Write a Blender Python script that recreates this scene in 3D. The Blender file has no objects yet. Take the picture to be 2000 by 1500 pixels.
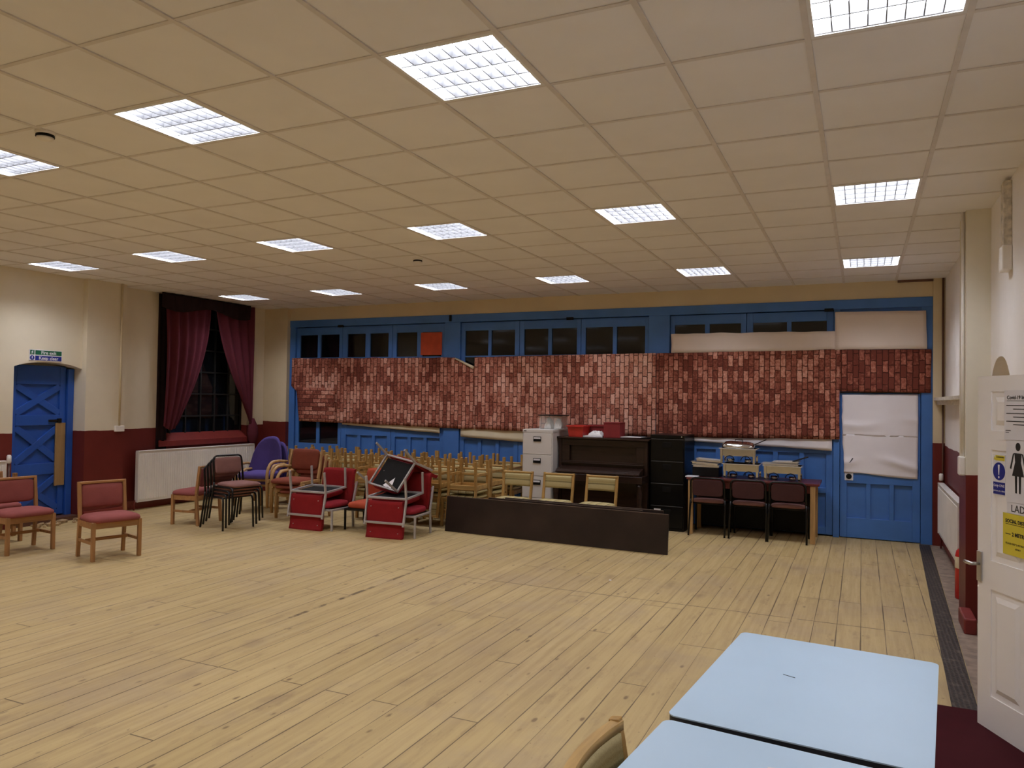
import bpy, bmesh, math, random
from mathutils import Vector, Matrix, Euler, noise as mnoise
random.seed(7)
PI = math.pi
scene = bpy.context.scene
COL = scene.collection

# ------------------------------------------------------------------ camera
CAM_H = 1.70
def cam_matrix(yaw, pitch, roll):
    cy, sy, cp, sp = math.cos(yaw), math.sin(yaw), math.cos(pitch), math.sin(pitch)
    f = Vector((-sy*cp, cy*cp, sp)); r = Vector((cy, sy, 0)); u = r.cross(f)
    cr, sr = math.cos(roll), math.sin(roll)
    r2 = cr*r + sr*u; u2 = -sr*r + cr*u
    m = Matrix((r2, u2, -f)).transposed().to_4x4()
    m.translation = Vector((0, 0, CAM_H))
    return m
cam_data = bpy.data.cameras.new('camera')
cam = bpy.data.objects.new('camera', cam_data)
COL.objects.link(cam)
cam_data.sensor_fit = 'HORIZONTAL'; cam_data.sensor_width = 36.0
cam_data.lens = 1485.0/2000*36.0
cam_data.clip_start = 0.05; cam_data.clip_end = 60
cam.matrix_world = cam_matrix(0.43135, 0.02072, 0.01472)
scene.camera = cam

# ------------------------------------------------------------------ world, exposure
w = bpy.data.worlds.new('night'); scene.world = w; w.use_nodes = True
w.node_tree.nodes['Background'].inputs[0].default_value = (0.02, 0.025, 0.04, 1)
w.node_tree.nodes['Background'].inputs[1].default_value = 0.1
scene.view_settings.view_transform = 'Standard'; scene.view_settings.look = 'None'
scene.view_settings.exposure = 0.0; scene.view_settings.gamma = 1.0
scene.view_settings.use_curve_mapping = False
scene.cycles.use_denoising = True
scene.cycles.diffuse_bounces = 6; scene.cycles.max_bounces = 10
scene.cycles.sample_clamp_indirect = 20.0
scene.cycles.caustics_reflective = False; scene.cycles.caustics_refractive = False
LAMP = 37.0            # radiance of the lit panels in the ceiling lights
LAMP_COL = (0.955, 0.985, 1.10)

# ------------------------------------------------------------------ node helpers
class NB:
    def __init__(s, name):
        s.m = bpy.data.materials.new(name); s.m.use_nodes = True
        s.t = s.m.node_tree; s.n = s.t.nodes; s.b = s.n['Principled BSDF']
    def new(s, typ, **kw):
        nd = s.n.new(typ)
        for k, v in kw.items(): setattr(nd, k, v)
        return nd
    def link(s, a, b): s.t.links.new(a, b)
    def setin(s, sock, v):
        if hasattr(v, 'is_output') or isinstance(v, bpy.types.NodeSocket): s.link(v, sock)
        else: sock.default_value = v
    def math(s, op, a, b=0.0, c=None):
        nd = s.new('ShaderNodeMath', operation=op)
        s.setin(nd.inputs[0], a); s.setin(nd.inputs[1], b)
        if c is not None: s.setin(nd.inputs[2], c)
        return nd.outputs[0]
    def pos(s):
        return s.new('ShaderNodeNewGeometry').outputs['Position']
    def obj(s):
        return s.new('ShaderNodeTexCoord').outputs['Object']
    def sep(s, v):
        nd = s.new('ShaderNodeSeparateXYZ'); s.link(v, nd.inputs[0]); return nd.outputs
    def comb(s, x, y, z=0.0):
        nd = s.new('ShaderNodeCombineXYZ')
        for i, v in enumerate((x, y, z)): s.setin(nd.inputs[i], v)
        return nd.outputs[0]
    def noise(s, vec, scale, detail=3.0, rough=0.5, out='Fac', scl=None):
        if scl:
            mp = s.new('ShaderNodeMapping'); s.link(vec, mp.inputs[0]); mp.inputs['Scale'].default_value = scl; vec = mp.outputs[0]
        nd = s.new('ShaderNodeTexNoise'); s.link(vec, nd.inputs['Vector'])
        nd.inputs['Scale'].default_value = scale; nd.inputs['Detail'].default_value = detail; nd.inputs['Roughness'].default_value = rough
        return nd.outputs[out]
    def ramp(s, fac, stops, interp='LINEAR'):
        nd = s.new('ShaderNodeValToRGB'); s.link(fac, nd.inputs[0]); cr = nd.color_ramp; cr.interpolation = interp
        while len(cr.elements) < len(stops): cr.elements.new(0.5)
        for e, (p, c) in zip(cr.elements, stops):
            e.position = p; e.color = (c[0], c[1], c[2], 1) if hasattr(c, '__len__') else (c, c, c, 1)
        return nd.outputs[0]
    def mix(s, fac, a, b, mode='MIX'):
        nd = s.new('ShaderNodeMix', data_type='RGBA', blend_type=mode)
        s.setin(nd.inputs[0], fac)
        for i, v in ((6, a), (7, b)):
            if isinstance(v, (tuple, list)): v = (v[0], v[1], v[2], 1)
            s.setin(nd.inputs[i], v)
        return nd.outputs[2]
    def bump(s, h, strength=0.3, dist=0.01):
        nd = s.new('ShaderNodeBump'); s.link(h, nd.inputs['Height'])
        nd.inputs['Strength'].default_value = strength; nd.inputs['Distance'].default_value = dist
        s.link(nd.outputs[0], s.b.inputs['Normal'])
    def out(s, col=None, rough=0.6, metal=0.0, spec=0.5):
        if col is not None:
            if isinstance(col, (tuple, list)): col = (col[0], col[1], col[2], 1)
            s.setin(s.b.inputs['Base Color'], col)
        s.setin(s.b.inputs['Roughness'], rough); s.b.inputs['Metallic'].default_value = metal
        s.b.inputs['Specular IOR Level'].default_value = spec
        return s.m

def scl(c, k): return tuple(min(1, x*k) for x in c)
def plain(name, c, rough=0.55, metal=0.0, var=0.12, scale=9.0, bump=0.0, spec=0.5):
    b = NB(name); o = b.obj()
    n = b.noise(o, scale, 4.0)
    col = b.ramp(n, [(0.3, scl(c, 1-var)), (0.7, scl(c, 1+var))])
    if bump: b.bump(b.noise(o, scale*14, 2.0), bump, 0.002)
    return b.out(col, rough, metal, spec)
def fabric(name, c, var=0.18):
    b = NB(name); o = b.obj()
    wv = b.noise(o, 420.0, 2.0)
    col = b.mix(0.5, b.ramp(b.noise(o, 7.0, 3.0), [(0.3, scl(c, 1-var)), (0.75, scl(c, 1+var))]),
                b.ramp(wv, [(0.3, scl(c, 0.75)), (0.7, scl(c, 1.25))]))
    b.bump(wv, 0.25, 0.002)
    return b.out(col, 0.95, 0.0, 0.2)
def wood(name, c, dark=0.6, axis=2, rough=0.45, spec=0.4):
    b = NB(name); o = b.obj()
    s = [22, 22, 22]; s[axis] = 1.6
    g = b.noise(o, 1.0, 5.0, 0.6, scl=tuple(s))
    col = b.ramp(g, [(0.25, scl(c, dark)), (0.5, c), (0.75, scl(c, 1.18))])
    return b.out(col, rough, 0.0, spec)
def painted(name, upper, lower, z, rough=0.6, zs=None):
    b = NB(name); p = b.pos(); x, y, zz = b.sep(p)
    wob = b.math('MULTIPLY', b.math('SUBTRACT', b.noise(p, 2.2, 4.0), 0.5), 0.05)
    t = b.math('GREATER_THAN', b.math('ADD', zz, wob), z)
    nz = b.noise(p, 1.3, 5.0, 0.6)
    up = b.ramp(nz, [(0.3, scl(upper, 0.93)), (0.7, scl(upper, 1.04))])
    lo = b.ramp(nz, [(0.3, scl(lower, 0.85)), (0.7, scl(lower, 1.12))])
    b.bump(b.noise(p, 26.0, 4.0), 0.12, 0.004)
    return b.out(b.mix(t, lo, up), b.mix(t, (0.45,)*3, (0.75,)*3), 0.0, 0.35)

def mat_floor():
    b = NB('floorboards'); p = b.pos(); x, y, z = b.sep(p)
    W = 0.166
    u = b.math('DIVIDE', x, W); idx = b.math('FLOOR', u); fx = b.math('FRACT', u)
    wn = b.new('ShaderNodeTexWhiteNoise', noise_dimensions='1D'); b.link(idx, wn.inputs['W'])
    r1 = wn.outputs['Value']
    # board ends: a few shared joints, plus staggered ones
    yy = b.math('DIVIDE', b.math('ADD', y, b.math('MULTIPLY', b.math('ROUND', b.math('MULTIPLY', r1, 3.0)), 0.9)), 3.6)
    row = b.math('FLOOR', yy); fy = b.math('FRACT', yy)
    wn2 = b.new('ShaderNodeTexWhiteNoise', noise_dimensions='2D'); b.link(b.comb(idx, row), wn2.inputs['Vector'])
    r2 = wn2.outputs['Value']
    g = b.noise(b.comb(b.math('ADD', x, b.math('MULTIPLY', r2, 37.0)), y, r2), 1.0, 6.0, 0.62, scl=(26, 1.3, 1))
    base = b.ramp(r2, [(0.0, (0.455, 0.33, 0.142)), (0.5, (0.48, 0.35, 0.155)), (1.0, (0.505, 0.372, 0.168))])
    col = b.mix(b.ramp(g, [(0.32, 0.5), (0.58, 0.0)]), base, (0.36, 0.25, 0.12))
    big = b.noise(p, 0.55, 5.0, 0.6)
    col = b.mix(b.ramp(big, [(0.48, 0.0), (0.75, 0.6)]), col, (0.34, 0.235, 0.13))
    # knots, gouges, worn dark marks
    vo = b.new('ShaderNodeTexVoronoi'); b.link(b.comb(b.math('MULTIPLY', x, 1.9), b.math('MULTIPLY', y, 0.8)), vo.inputs['Vector'])
    vo.inputs['Scale'].default_value = 3.6
    sp = b.math('ADD', vo.outputs['Distance'], b.math('MULTIPLY', b.noise(p, 18.0, 3.0), 0.10))
    col = b.mix(b.ramp(sp, [(0.10, 0.8), (0.155, 0.0)]), col, (0.15, 0.09, 0.04))
    vo2 = b.new('ShaderNodeTexVoronoi'); b.link(b.comb(b.math('MULTIPLY', x, 2.4), y), vo2.inputs['Vector']); vo2.inputs['Scale'].default_value = 1.1
    sm = b.math('ADD', vo2.outputs['Distance'], b.math('MULTIPLY', b.noise(p, 6.0, 4.0), 0.4))
    col = b.mix(b.ramp(sm, [(0.22, 0.6), (0.40, 0.0)]), col, (0.25, 0.165, 0.085))
    # scuffs: streaks along the boards, worn greyish patches and small dark flecks
    st = b.noise(b.comb(x, b.math('MULTIPLY', y, 0.28)), 9.0, 6.0, 0.7)
    col = b.mix(b.ramp(st, [(0.56, 0.0), (0.70, 0.55)]), col, (0.27, 0.175, 0.085))
    wp = b.noise(p, 1.1, 6.0, 0.7)
    col = b.mix(b.ramp(wp, [(0.50, 0.0), (0.68, 0.45)]), col, (0.37, 0.275, 0.165))
    fl = b.noise(b.comb(x, b.math('MULTIPLY', y, 0.5)), 42.0, 2.0, 0.5)
    col = b.mix(b.ramp(fl, [(0.70, 0.0), (0.76, 0.7)]), col, (0.20, 0.125, 0.055))
    # gaps
    ex = b.math('MINIMUM', fx, b.math('SUBTRACT', 1.0, fx))
    gapn = b.noise(b.comb(b.math('MULTIPLY', idx, 3.7), y), 1.1, 4.0)
    gw = b.math('MULTIPLY', b.ramp(gapn, [(0.36, 0.1), (0.66, 1.0)]), 0.034)
    gap = b.math('LESS_THAN', ex, gw)
    ey = b.math('MINIMUM', fy, b.math('SUBTRACT', 1.0, fy))
    gap = b.math('MAXIMUM', gap, b.math('LESS_THAN', ey, 0.0011))
    # long worn splits between boards, as in the middle of the hall
    sx = b.math('LESS_THAN', b.math('ABSOLUTE', b.math('SUBTRACT', x, -3.984)), 0.02)
    sy = b.math('LESS_THAN', b.math('ABSOLUTE', b.math('SUBTRACT', y, 5.75)), 1.15)
    gap = b.math('MAXIMUM', gap, b.math('MULTIPLY', b.math('MULTIPLY', sx, sy), b.ramp(b.noise(p, 3.0, 6.0, 0.7), [(0.46, 0), (0.56, 1)])))
    # shared cross joint near the store end
    jy = b.math('ADD', y, b.math('MULTIPLY', b.math('ROUND', b.math('MULTIPLY', r1, 2.0)), 0.0))
    j = b.math('LESS_THAN', b.math('ABSOLUTE', b.math('SUBTRACT', jy, 6.45)), 0.007)
    j = b.math('MULTIPLY', j, b.math('GREATER_THAN', x, -4.2))
    gap = b.math('MAXIMUM', gap, b.math('MULTIPLY', j, b.ramp(b.noise(p, 7.0), [(0.35, 0.2), (0.5, 1)])))
    col = b.mix(b.math('MULTIPLY', gap, 0.85), col, (0.085, 0.05, 0.022))
    b.bump(b.math('SUBTRACT', 1.0, gap), 0.35, 0.004)
    return b.out(col, b.ramp(g, [(0.3, 0.62), (0.7, 0.42)]), 0.0, 0.35)

def mat_brick(name, phase, shift, horizontal=False):
    b = NB(name); o = b.pos(); x, y, z = b.sep(o)
    if horizontal: v = b.comb(x, z)
    else: v = b.comb(b.math('ADD', z, phase), b.math('ADD', x, phase*1.7))
    wig = b.noise(o, 24.0, 2.0, out='Color')
    va = b.new('ShaderNodeVectorMath', operation='MULTIPLY_ADD'); b.link(wig, va.inputs[0]); va.inputs[1].default_value = (0.022, 0.020, 0); b.link(v, va.inputs[2])
    br = b.new('ShaderNodeTexBrick'); b.link(va.outputs[0], br.inputs['Vector'])
    br.inputs['Scale'].default_value = 1.0; br.inputs['Brick Width'].default_value = 0.152 if not horizontal else 0.17
    br.inputs['Row Height'].default_value = 0.0675 if not horizontal else 0.07
    br.inputs['Mortar Size'].default_value = 0.0085; br.inputs['Mortar Smooth'].default_value = 0.6
    br.offset = 0.37; br.inputs['Bias'].default_value = 0.0
    br.inputs['Color1'].default_value = (0, 0, 0, 1); br.inputs['Color2'].default_value = (1, 1, 1, 1); br.inputs['Mortar'].default_value = (0.5,)*3+(1,)
    tint = b.sep(br.outputs['Color'])[0]
    pat = b.noise(o, 1.15, 4.0, 0.6)
    fine = b.noise(o, 34.0, 4.0, 0.65)
    k = b.math('ADD', b.math('MULTIPLY', tint, 0.42), b.math('ADD', b.math('MULTIPLY', pat, 0.85), shift-0.42))
    k = b.math('ADD', k, b.math('MULTIPLY', b.math('SUBTRACT', fine, 0.5), 0.75))
    col = b.ramp(k, [(0.05, (0.18, 0.045, 0.029)), (0.28, (0.42, 0.145, 0.094)), (0.50, (0.70, 0.36, 0.265)), (0.90, (0.92, 0.66, 0.55))])
    col = b.mix(b.math('MULTIPLY', br.outputs['Fac'], 0.9), col, (0.060, 0.016, 0.011))
    return b.out(col, 0.8, 0.0, 0.2)

M = {}
M['floor'] = mat_floor()
M['ceiling'] = plain('ceiling_tile', (0.87, 0.855, 0.87), 0.9, var=0.03, scale=2.0, bump=0.15, spec=0.2)
M['tbar'] = plain('ceiling_bar', (0.72, 0.68, 0.66), 0.6, var=0.06)
CREAM = (0.78, 0.70, 0.54); DADO = (0.155, 0.022, 0.016)
M['wall_l'] = painted('cream_and_red_paint', CREAM, DADO, 1.19)
M['wall_r'] = painted('white_and_red_paint', (0.87, 0.83, 0.79), DADO, 1.22)
M['pier_r'] = painted('cream_and_red_pier_paint', (0.80, 0.75, 0.62), DADO, 1.16)
M['wall_b'] = painted('back_paint', (0.70, 0.585, 0.39), DADO, 1.25)
M['cream'] = plain('cream_paint', (0.68, 0.575, 0.38), 0.75, var=0.05, scale=2)
M['white_gloss'] = plain('white_gloss_paint', (0.84, 0.80, 0.75), 0.4, var=0.05, scale=4)
M['flaky'] = plain('flaking_white_paint', (0.66, 0.60, 0.50), 0.7, var=0.3, scale=30, bump=0.6)
M['red_gloss'] = plain('red_gloss_paint', (0.22, 0.03, 0.025), 0.4, var=0.12)
M['blue'] = plain('blue_gloss_paint', (0.060, 0.180, 0.50), 0.42, var=0.10, scale=3)
M['blue_door'] = plain('deep_blue_paint', (0.022, 0.095, 0.42), 0.38, var=0.10, scale=3)
M['glass'] = plain('dark_pane_glass', (0.005, 0.006, 0.008), 0.06, var=0.1)
M['black'] = plain('black_paint', (0.005, 0.0045, 0.0045), 0.5, var=0.2, spec=0.2)
M['black_metal'] = plain('black_tube', (0.005, 0.004, 0.004), 0.35, var=0.2, spec=0.35)
M['grille'] = None
b = NB('floor_grille_iron'); o = b.pos(); x, y, z = b.sep(o)
vo = b.new('ShaderNodeTexVoronoi'); b.link(o, vo.inputs['Vector']); vo.inputs['Scale'].default_value = 38.0; vo.inputs['Randomness'].default_value = 0.25
c = b.ramp(vo.outputs['Distance'], [(0.25, (0.008, 0.006, 0.005)), (0.42, (0.060, 0.042, 0.032))])
c = b.mix(b.ramp(b.noise(o, 14.0, 5.0), [(0.55, 0), (0.72, 0.6)]), c, (0.16, 0.12, 0.09))
b.bump(vo.outputs['Distance'], 0.6, 0.006); M['grille'] = b.out(c, 0.6, 0.2)
M['strip'] = plain('dusty_concrete', (0.26, 0.19, 0.14), 0.85, var=0.3, scale=12, bump=0.3)
M['carpet'] = fabric('dark_red_carpet', (0.046, 0.003, 0.006))
M['lamp_white'] = plain('lamp_white_metal', (0.80, 0.80, 0.80), 0.4, var=0.02)
M['louvre'] = plain('louvre_aluminium', (0.10, 0.10, 0.102), 0.35, 0.0, var=0.02)
b = NB('lit_panel'); b.b.inputs['Emission Color'].default_value = LAMP_COL+(1,); b.b.inputs['Emission Strength'].default_value = LAMP
b.out(b.ramp(b.noise(b.obj(), 3.0), [(0, (0.85,)*3), (1, (0.9,)*3)]), 0.5); M['lit'] = b.m
M['oak'] = wood('honey_oak', (0.44, 0.255, 0.075))
M['oak_x'] = wood('honey_oak_rail', (0.52, 0.32, 0.105), axis=0)
M['beech'] = wood('beech', (0.50, 0.30, 0.125))
M['beech_x'] = wood('beech_rail', (0.50, 0.30, 0.125), axis=0)
M['redwood'] = wood('red_brown_oak', (0.36, 0.18, 0.068))
M['redwood_x'] = wood('red_brown_oak_rail', (0.40, 0.20, 0.075), axis=0)
M['ply'] = wood('seat_board', (0.34, 0.18, 0.065), axis=0)
M['rose'] = fabric('rose_red_fabric', (0.28, 0.080, 0.072))
M['mauve'] = fabric('mauve_fabric', (0.235, 0.115, 0.10))
M['plum'] = fabric('plum_fabric', (0.075, 0.032, 0.032))
M['purple'] = fabric('purple_fabric', (0.088, 0.060, 0.22))
M['rust'] = fabric('rust_fabric', (0.22, 0.055, 0.032))
M['scarlet'] = fabric('scarlet_fabric', (0.25, 0.014, 0.016))
M['crimson'] = fabric('crimson_fabric', (0.28, 0.020, 0.030))
M['orange'] = fabric('orange_fabric', (0.42, 0.075, 0.035))
M['under'] = fabric('black_underlining', (0.014, 0.013, 0.013))
M['silver'] = plain('silver_grey_tube', (0.46, 0.43, 0.42), 0.42, 0.25, var=0.06)
M['screw'] = plain('bright_screw', (0.8, 0.8, 0.8), 0.3, 0.6)
def striped(name, axis, n0):
    b = NB(name); o = b.obj(); q = b.sep(o)[axis]
    wv = b.math('FRACT', b.math('MULTIPLY', q, n0))
    c = b.ramp(wv, [(0.0, (0.46, 0.37, 0.17)), (0.42, (0.52, 0.43, 0.22)), (0.46, (0.10, 0.085, 0.03)), (0.56, (0.20, 0.16, 0.055)), (0.62, (0.44, 0.36, 0.16)), (0.80, (0.36, 0.27, 0.10)), (0.9, (0.46, 0.37, 0.17))])
    c = b.mix(0.25, c, b.ramp(b.noise(o, 260.0, 2.0), [(0.3, (0.2, 0.16, 0.07)), (0.7, (0.6, 0.5, 0.28))]))
    return b.out(c, 0.95, 0.0, 0.2)
M['stripe_seat'] = striped('striped_seat_fabric', 0, 9.0)
M['stripe_back'] = striped('striped_back_fabric', 2, 10.0)
M['formica'] = plain('pale_blue_laminate', (0.455, 0.60, 0.73), 0.34, var=0.025, scale=3)
M['edge'] = plain('dark_table_edge', (0.02, 0.022, 0.03), 0.4)
M['tableleg'] = plain('table_leg_steel', (0.12, 0.12, 0.13), 0.4, 0.4)
M['board'] = plain('dark_brown_board', (0.028, 0.017, 0.014), 0.42, var=0.4, scale=2.5, spec=0.35)
M['boardedge'] = plain('worn_board_edge', (0.10, 0.062, 0.04), 0.6, var=0.4, scale=14)
M['cab_white'] = plain('pale_grey_enamel', (0.68, 0.64, 0.60), 0.45, var=0.03, scale=3)
M['cab_black'] = plain('black_enamel', (0.003, 0.003, 0.003), 0.3, var=0.2, spec=0.25)
M['piano'] = wood('dark_piano_veneer', (0.028, 0.014, 0.010), axis=0, rough=0.25)
M['mahog'] = wood('red_table_top', (0.13, 0.022, 0.018), axis=0, rough=0.35)
M['pine'] = wood('pine_leg', (0.50, 0.30, 0.12))
M['steel'] = plain('polished_steel', (0.60, 0.60, 0.60), 0.10, 1.0, var=0.05)
M['foil'] = plain('bright_tray_metal', (0.82, 0.82, 0.82), 0.25, 0.6, var=0.06)
M['lining'] = plain('cream_lining_paper', (0.76, 0.67, 0.47), 0.85, var=0.06, scale=3)
M['white_paper'] = plain('white_paper', (0.88, 0.84, 0.87), 0.8, var=0.03, scale=3)
M['pink_paper'] = plain('pinkish_lining_paper', (0.80, 0.69, 0.61), 0.85, var=0.03, scale=3)
M['card'] = plain('orange_card', (0.55, 0.075, 0.025), 0.7)
M['red_plastic'] = plain('red_plastic', (0.50, 0.030, 0.022), 0.35)
M['darkred_box'] = plain('dark_red_card', (0.21, 0.012, 0.014), 0.6)
M['bag'] = plain('white_plastic_bag', (0.72, 0.70, 0.69), 0.4, var=0.05)
b = NB('clear_plastic'); b.out(b.ramp(b.noise(b.obj(), 5.0), [(0, (0.7, 0.72, 0.68)), (1, (0.8, 0.8, 0.76))]), 0.15); b.b.inputs['Alpha'].default_value = 0.16; M['clear'] = b.m
M['curtain'] = fabric('burgundy_curtain', (0.115, 0.022, 0.033))
M['curtain_dark'] = fabric('blackout_lining', (0.022, 0.010, 0.010))
M['win_frame'] = plain('black_window_frame', (0.012, 0.012, 0.012), 0.6)
M['ply_board'] = wood('chipboard_plank', (0.36, 0.23, 0.10), dark=0.85)
M['green'] = plain('sign_green', (0.010, 0.12, 0.055), 0.4, var=0.03)
M['signblue'] = plain('sign_blue', (0.012, 0.022, 0.26), 0.4, var=0.03)
M['signwhite'] = plain('sign_white', (0.78, 0.77, 0.80), 0.4, var=0.02)
M['signyellow'] = plain('sign_yellow', (0.72, 0.60, 0.05), 0.6, var=0.03)
M['ink'] = plain('black_ink', (0.012, 0.012, 0.014), 0.6, var=0.02)
M['door_white'] = plain('white_door_paint', (0.91, 0.89, 0.88), 0.5, var=0.02, scale=3)
M['chrome'] = plain('brushed_handle', (0.55, 0.54, 0.52), 0.3, 0.9)
M['ext_red'] = plain('extinguisher_red', (0.48, 0.015, 0.012), 0.3)
M['dust'] = plain('crumbled_plaster', (0.36, 0.24, 0.12), 0.9, var=0.4, scale=40)
M['brass'] = plain('dull_brown_metal', (0.12, 0.05, 0.03), 0.5)
BR = [mat_brick('brick_print_a', 0.0, 0.08), mat_brick('brick_print_b', 0.31, 0.14), mat_brick('brick_print_c', 0.53, 0.0), mat_brick('brick_print_d', 0.77, -0.16), mat_brick('brick_print_e', 0.1, -0.02, True)]

# ------------------------------------------------------------------ mesh helpers
class MB:
    """collects shapes into one mesh; self.x is applied to everything added"""
    def __init__(s, x=None): s.bm = bmesh.new(); s.x = x or Matrix()
    def face(s, pts):
        vs = [s.bm.verts.new(s.x @ Vector(p)) for p in pts]
        return s.bm.faces.new(vs)
    def box(s, x0, x1, y0, y1, z0, z1, bev=0.0, rot=None, c=None):
        v = []
        ctr = Vector(c) if c else Vector(((x0+x1)/2, (y0+y1)/2, (z0+z1)/2))
        for zz in (z0, z1):
            for (xx, yy) in ((x0, y0), (x1, y0), (x1, y1), (x0, y1)):
                p = Vector((xx, yy, zz))
                if rot is not None: p = ctr + rot @ (p-ctr)
                v.append(s.bm.verts.new(s.x @ p))
        fs = [s.bm.faces.new([v[i] for i in q]) for q in ((3, 2, 1, 0), (4, 5, 6, 7), (0, 1, 5, 4), (1, 2, 6, 5), (2, 3, 7, 6), (3, 0, 4, 7))]
        if bev:
            es = list({e for f in fs for e in f.edges})
            bmesh.ops.bevel(s.bm, geom=es, offset=bev, segments=2, profile=0.5, affect='EDGES')
        return s
    def bar(s, a, b, wx, wy, bev=0.0, up=(0, 0, 1)):
        """square bar from a to b"""
        a, b = Vector(a), Vector(b); d = b-a; L = d.length; z = d.normalized(); u = Vector(up)
        if abs(z.dot(u)) > 0.95: u = Vector((0, 1, 0))
        x = u.cross(z).normalized(); y = z.cross(x)
        m = Matrix((x, y, z)).transposed().to_4x4(); m.translation = a
        old = s.x; s.x = old @ m; s.box(-wx/2, wx/2, -wy/2, wy/2, 0, L, bev); s.x = old
        return s
    def tube(s, pts, r, n=8, closed=False, cap=True):
        pts = [Vector(p) for p in pts]; N = len(pts); rings = []
        prev = None
        for i, p in enumerate(pts):
            if closed: t = (pts[(i+1) % N]-pts[i-1])
            else: t = pts[min(i+1, N-1)]-pts[max(i-1, 0)]
            t.normalize()
            if prev is None:
                u = Vector((0, 0, 1)) if abs(t.z) < 0.9 else Vector((1, 0, 0))
                u = (u-t*u.dot(t)).normalized()
            else:
                u = (prev-t*prev.dot(t)).normalized()
            prev = u; v = t.cross(u)
            rr = r[i] if hasattr(r, '__len__') else r
            rings.append([s.bm.verts.new(s.x @ (p+rr*(math.cos(2*PI*k/n)*u+math.sin(2*PI*k/n)*v))) for k in range(n)])
        for i in range(N if closed else N-1):
            A, B = rings[i], rings[(i+1) % N]
            for k in range(n):
                f = s.bm.faces.new((A[k], A[(k+1) % n], B[(k+1) % n], B[k])); f.smooth = True
        if cap and not closed:
            s.bm.faces.new(rings[0][::-1]); s.bm.faces.new(rings[-1])
        return s
    def lathe(s, prof, n=16, c=(0, 0, 0)):
        c = Vector(c); rings = []
        for r, z in prof:
            rings.append([s.bm.verts.new(s.x @ (c+Vector((r*math.cos(2*PI*k/n), r*math.sin(2*PI*k/n), z)))) for k in range(n)])
        for A, B in zip(rings, rings[1:]):
            for k in range(n):
                f = s.bm.faces.new((A[k], A[(k+1) % n], B[(k+1) % n], B[k])); f.smooth = True
        s.bm.faces.new(rings[0][::-1]); s.bm.faces.new(rings[-1])
        return s
    def grid(s, fn, nu, nv, thick=None, smooth=True):
        """fn(u,v) -> point; thick: vector offset making a solid sheet"""
        P = [[Vector(fn(i/nu, j/nv)) for j in range(nv+1)] for i in range(nu+1)]
        A = [[s.bm.verts.new(s.x @ p) for p in r] for r in P]
        for i in range(nu):
            for j in range(nv):
                f = s.bm.faces.new((A[i][j], A[i+1][j], A[i+1][j+1], A[i][j+1])); f.smooth = smooth
        if thick is not None:
            t = Vector(thick)
            B = [[s.bm.verts.new(s.x @ (p+t)) for p in r] for r in P]
            for i in range(nu):
                for j in range(nv):
                    f = s.bm.faces.new((B[i][j], B[i][j+1], B[i+1][j+1], B[i+1][j])); f.smooth = smooth
            rim = [(i, 0) for i in range(nu)]+[(nu, j) for j in range(nv)]+[(i, nv) for i in range(nu, 0, -1)]+[(0, j) for j in range(nv, 0, -1)]
            for k in range(len(rim)):
                a, b_ = rim[k], rim[(k+1) % len(rim)]
                s.bm.faces.new((A[a[0]][a[1]], B[a[0]][a[1]], B[b_[0]][b_[1]], A[b_[0]][b_[1]]))
        return s
    def pad(s, x0, x1, y0, y1, z0, z1, puff=0.02, r=0.05, nx=10, ny=10, curve=None):
        """upholstered pad: rounded outline, domed top; curve(x,y)->dz"""
        cx, cy, hx, hy = (x0+x1)/2, (y0+y1)/2, (x1-x0)/2, (y1-y0)/2
        def outl(t):
            # rounded rectangle by superellipse
            c_, s_ = math.cos(t), math.sin(t); e = 2/7.0
            return (cx+hx*math.copysign(abs(c_)**e, c_), cy+hy*math.copysign(abs(s_)**e, s_))
        n = 28; lev = [(1.0-0.05, z0), (1.0, z0+0.25*(z1-z0)), (1.0, z0+0.6*(z1-z0)), (0.965, z1-0.06*(z1-z0)), (0.86, z1+puff*0.45), (0.6, z1+puff*0.85), (0.25, z1+puff)]
        rings = []
        for k, zz in lev:
            ring = []
            for i in range(n):
                X, Y = outl(2*PI*i/n+0.0001); X = cx+(X-cx)*k; Y = cy+(Y-cy)*k
                ring.append(s.bm.verts.new(s.x @ Vector((X, Y, zz+(curve(X, Y) if curve else 0)))))
            rings.append(ring)
        for A, B in zip(rings, rings[1:]):
            for i in range(n):
                f = s.bm.faces.new((A[i], A[(i+1) % n], B[(i+1) % n], B[i])); f.smooth = True
        s.bm.faces.new(rings[0][::-1]); f = s.bm.faces.new(rings[-1]); f.smooth = True
        return s
    def prism(s, poly, a, b, axis='Y'):
        """poly of (u,v) extruded a..b; axis Y: (x,z); axis X: (y,z); axis Z: (x,y)"""
        def P(u, v, t): return {'Y': (u, t, v), 'X': (t, u, v), 'Z': (u, v, t)}[axis]
        A = [s.bm.verts.new(s.x @ Vector(P(u, v, a))) for u, v in poly]; B = [s.bm.verts.new(s.x @ Vector(P(u, v, b))) for u, v in poly]
        n = len(poly); s.bm.faces.new(A); s.bm.faces.new(B[::-1])
        for i in range(n): s.bm.faces.new((A[i], B[i], B[(i+1) % n], A[(i+1) % n]))
        return s
    def build(s, name, mat, parent=None, loc=None):
        bmesh.ops.recalc_face_normals(s.bm, faces=s.bm.faces)
        me = bpy.data.meshes.new(name); s.bm.to_mesh(me); s.bm.free()
        for m_ in (mat if isinstance(mat, (list, tuple)) else [mat]): me.materials.append(M[m_] if isinstance(m_, str) else m_)
        o = bpy.data.objects.new(name, me); COL.objects.link(o)
        if parent is not None: o.parent = parent
        if loc: o.location = loc
        return o
def lab(o, label, cat, group=None):
    o['label'] = label; o['category'] = cat
    if group: o['group'] = group
    return o
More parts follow.
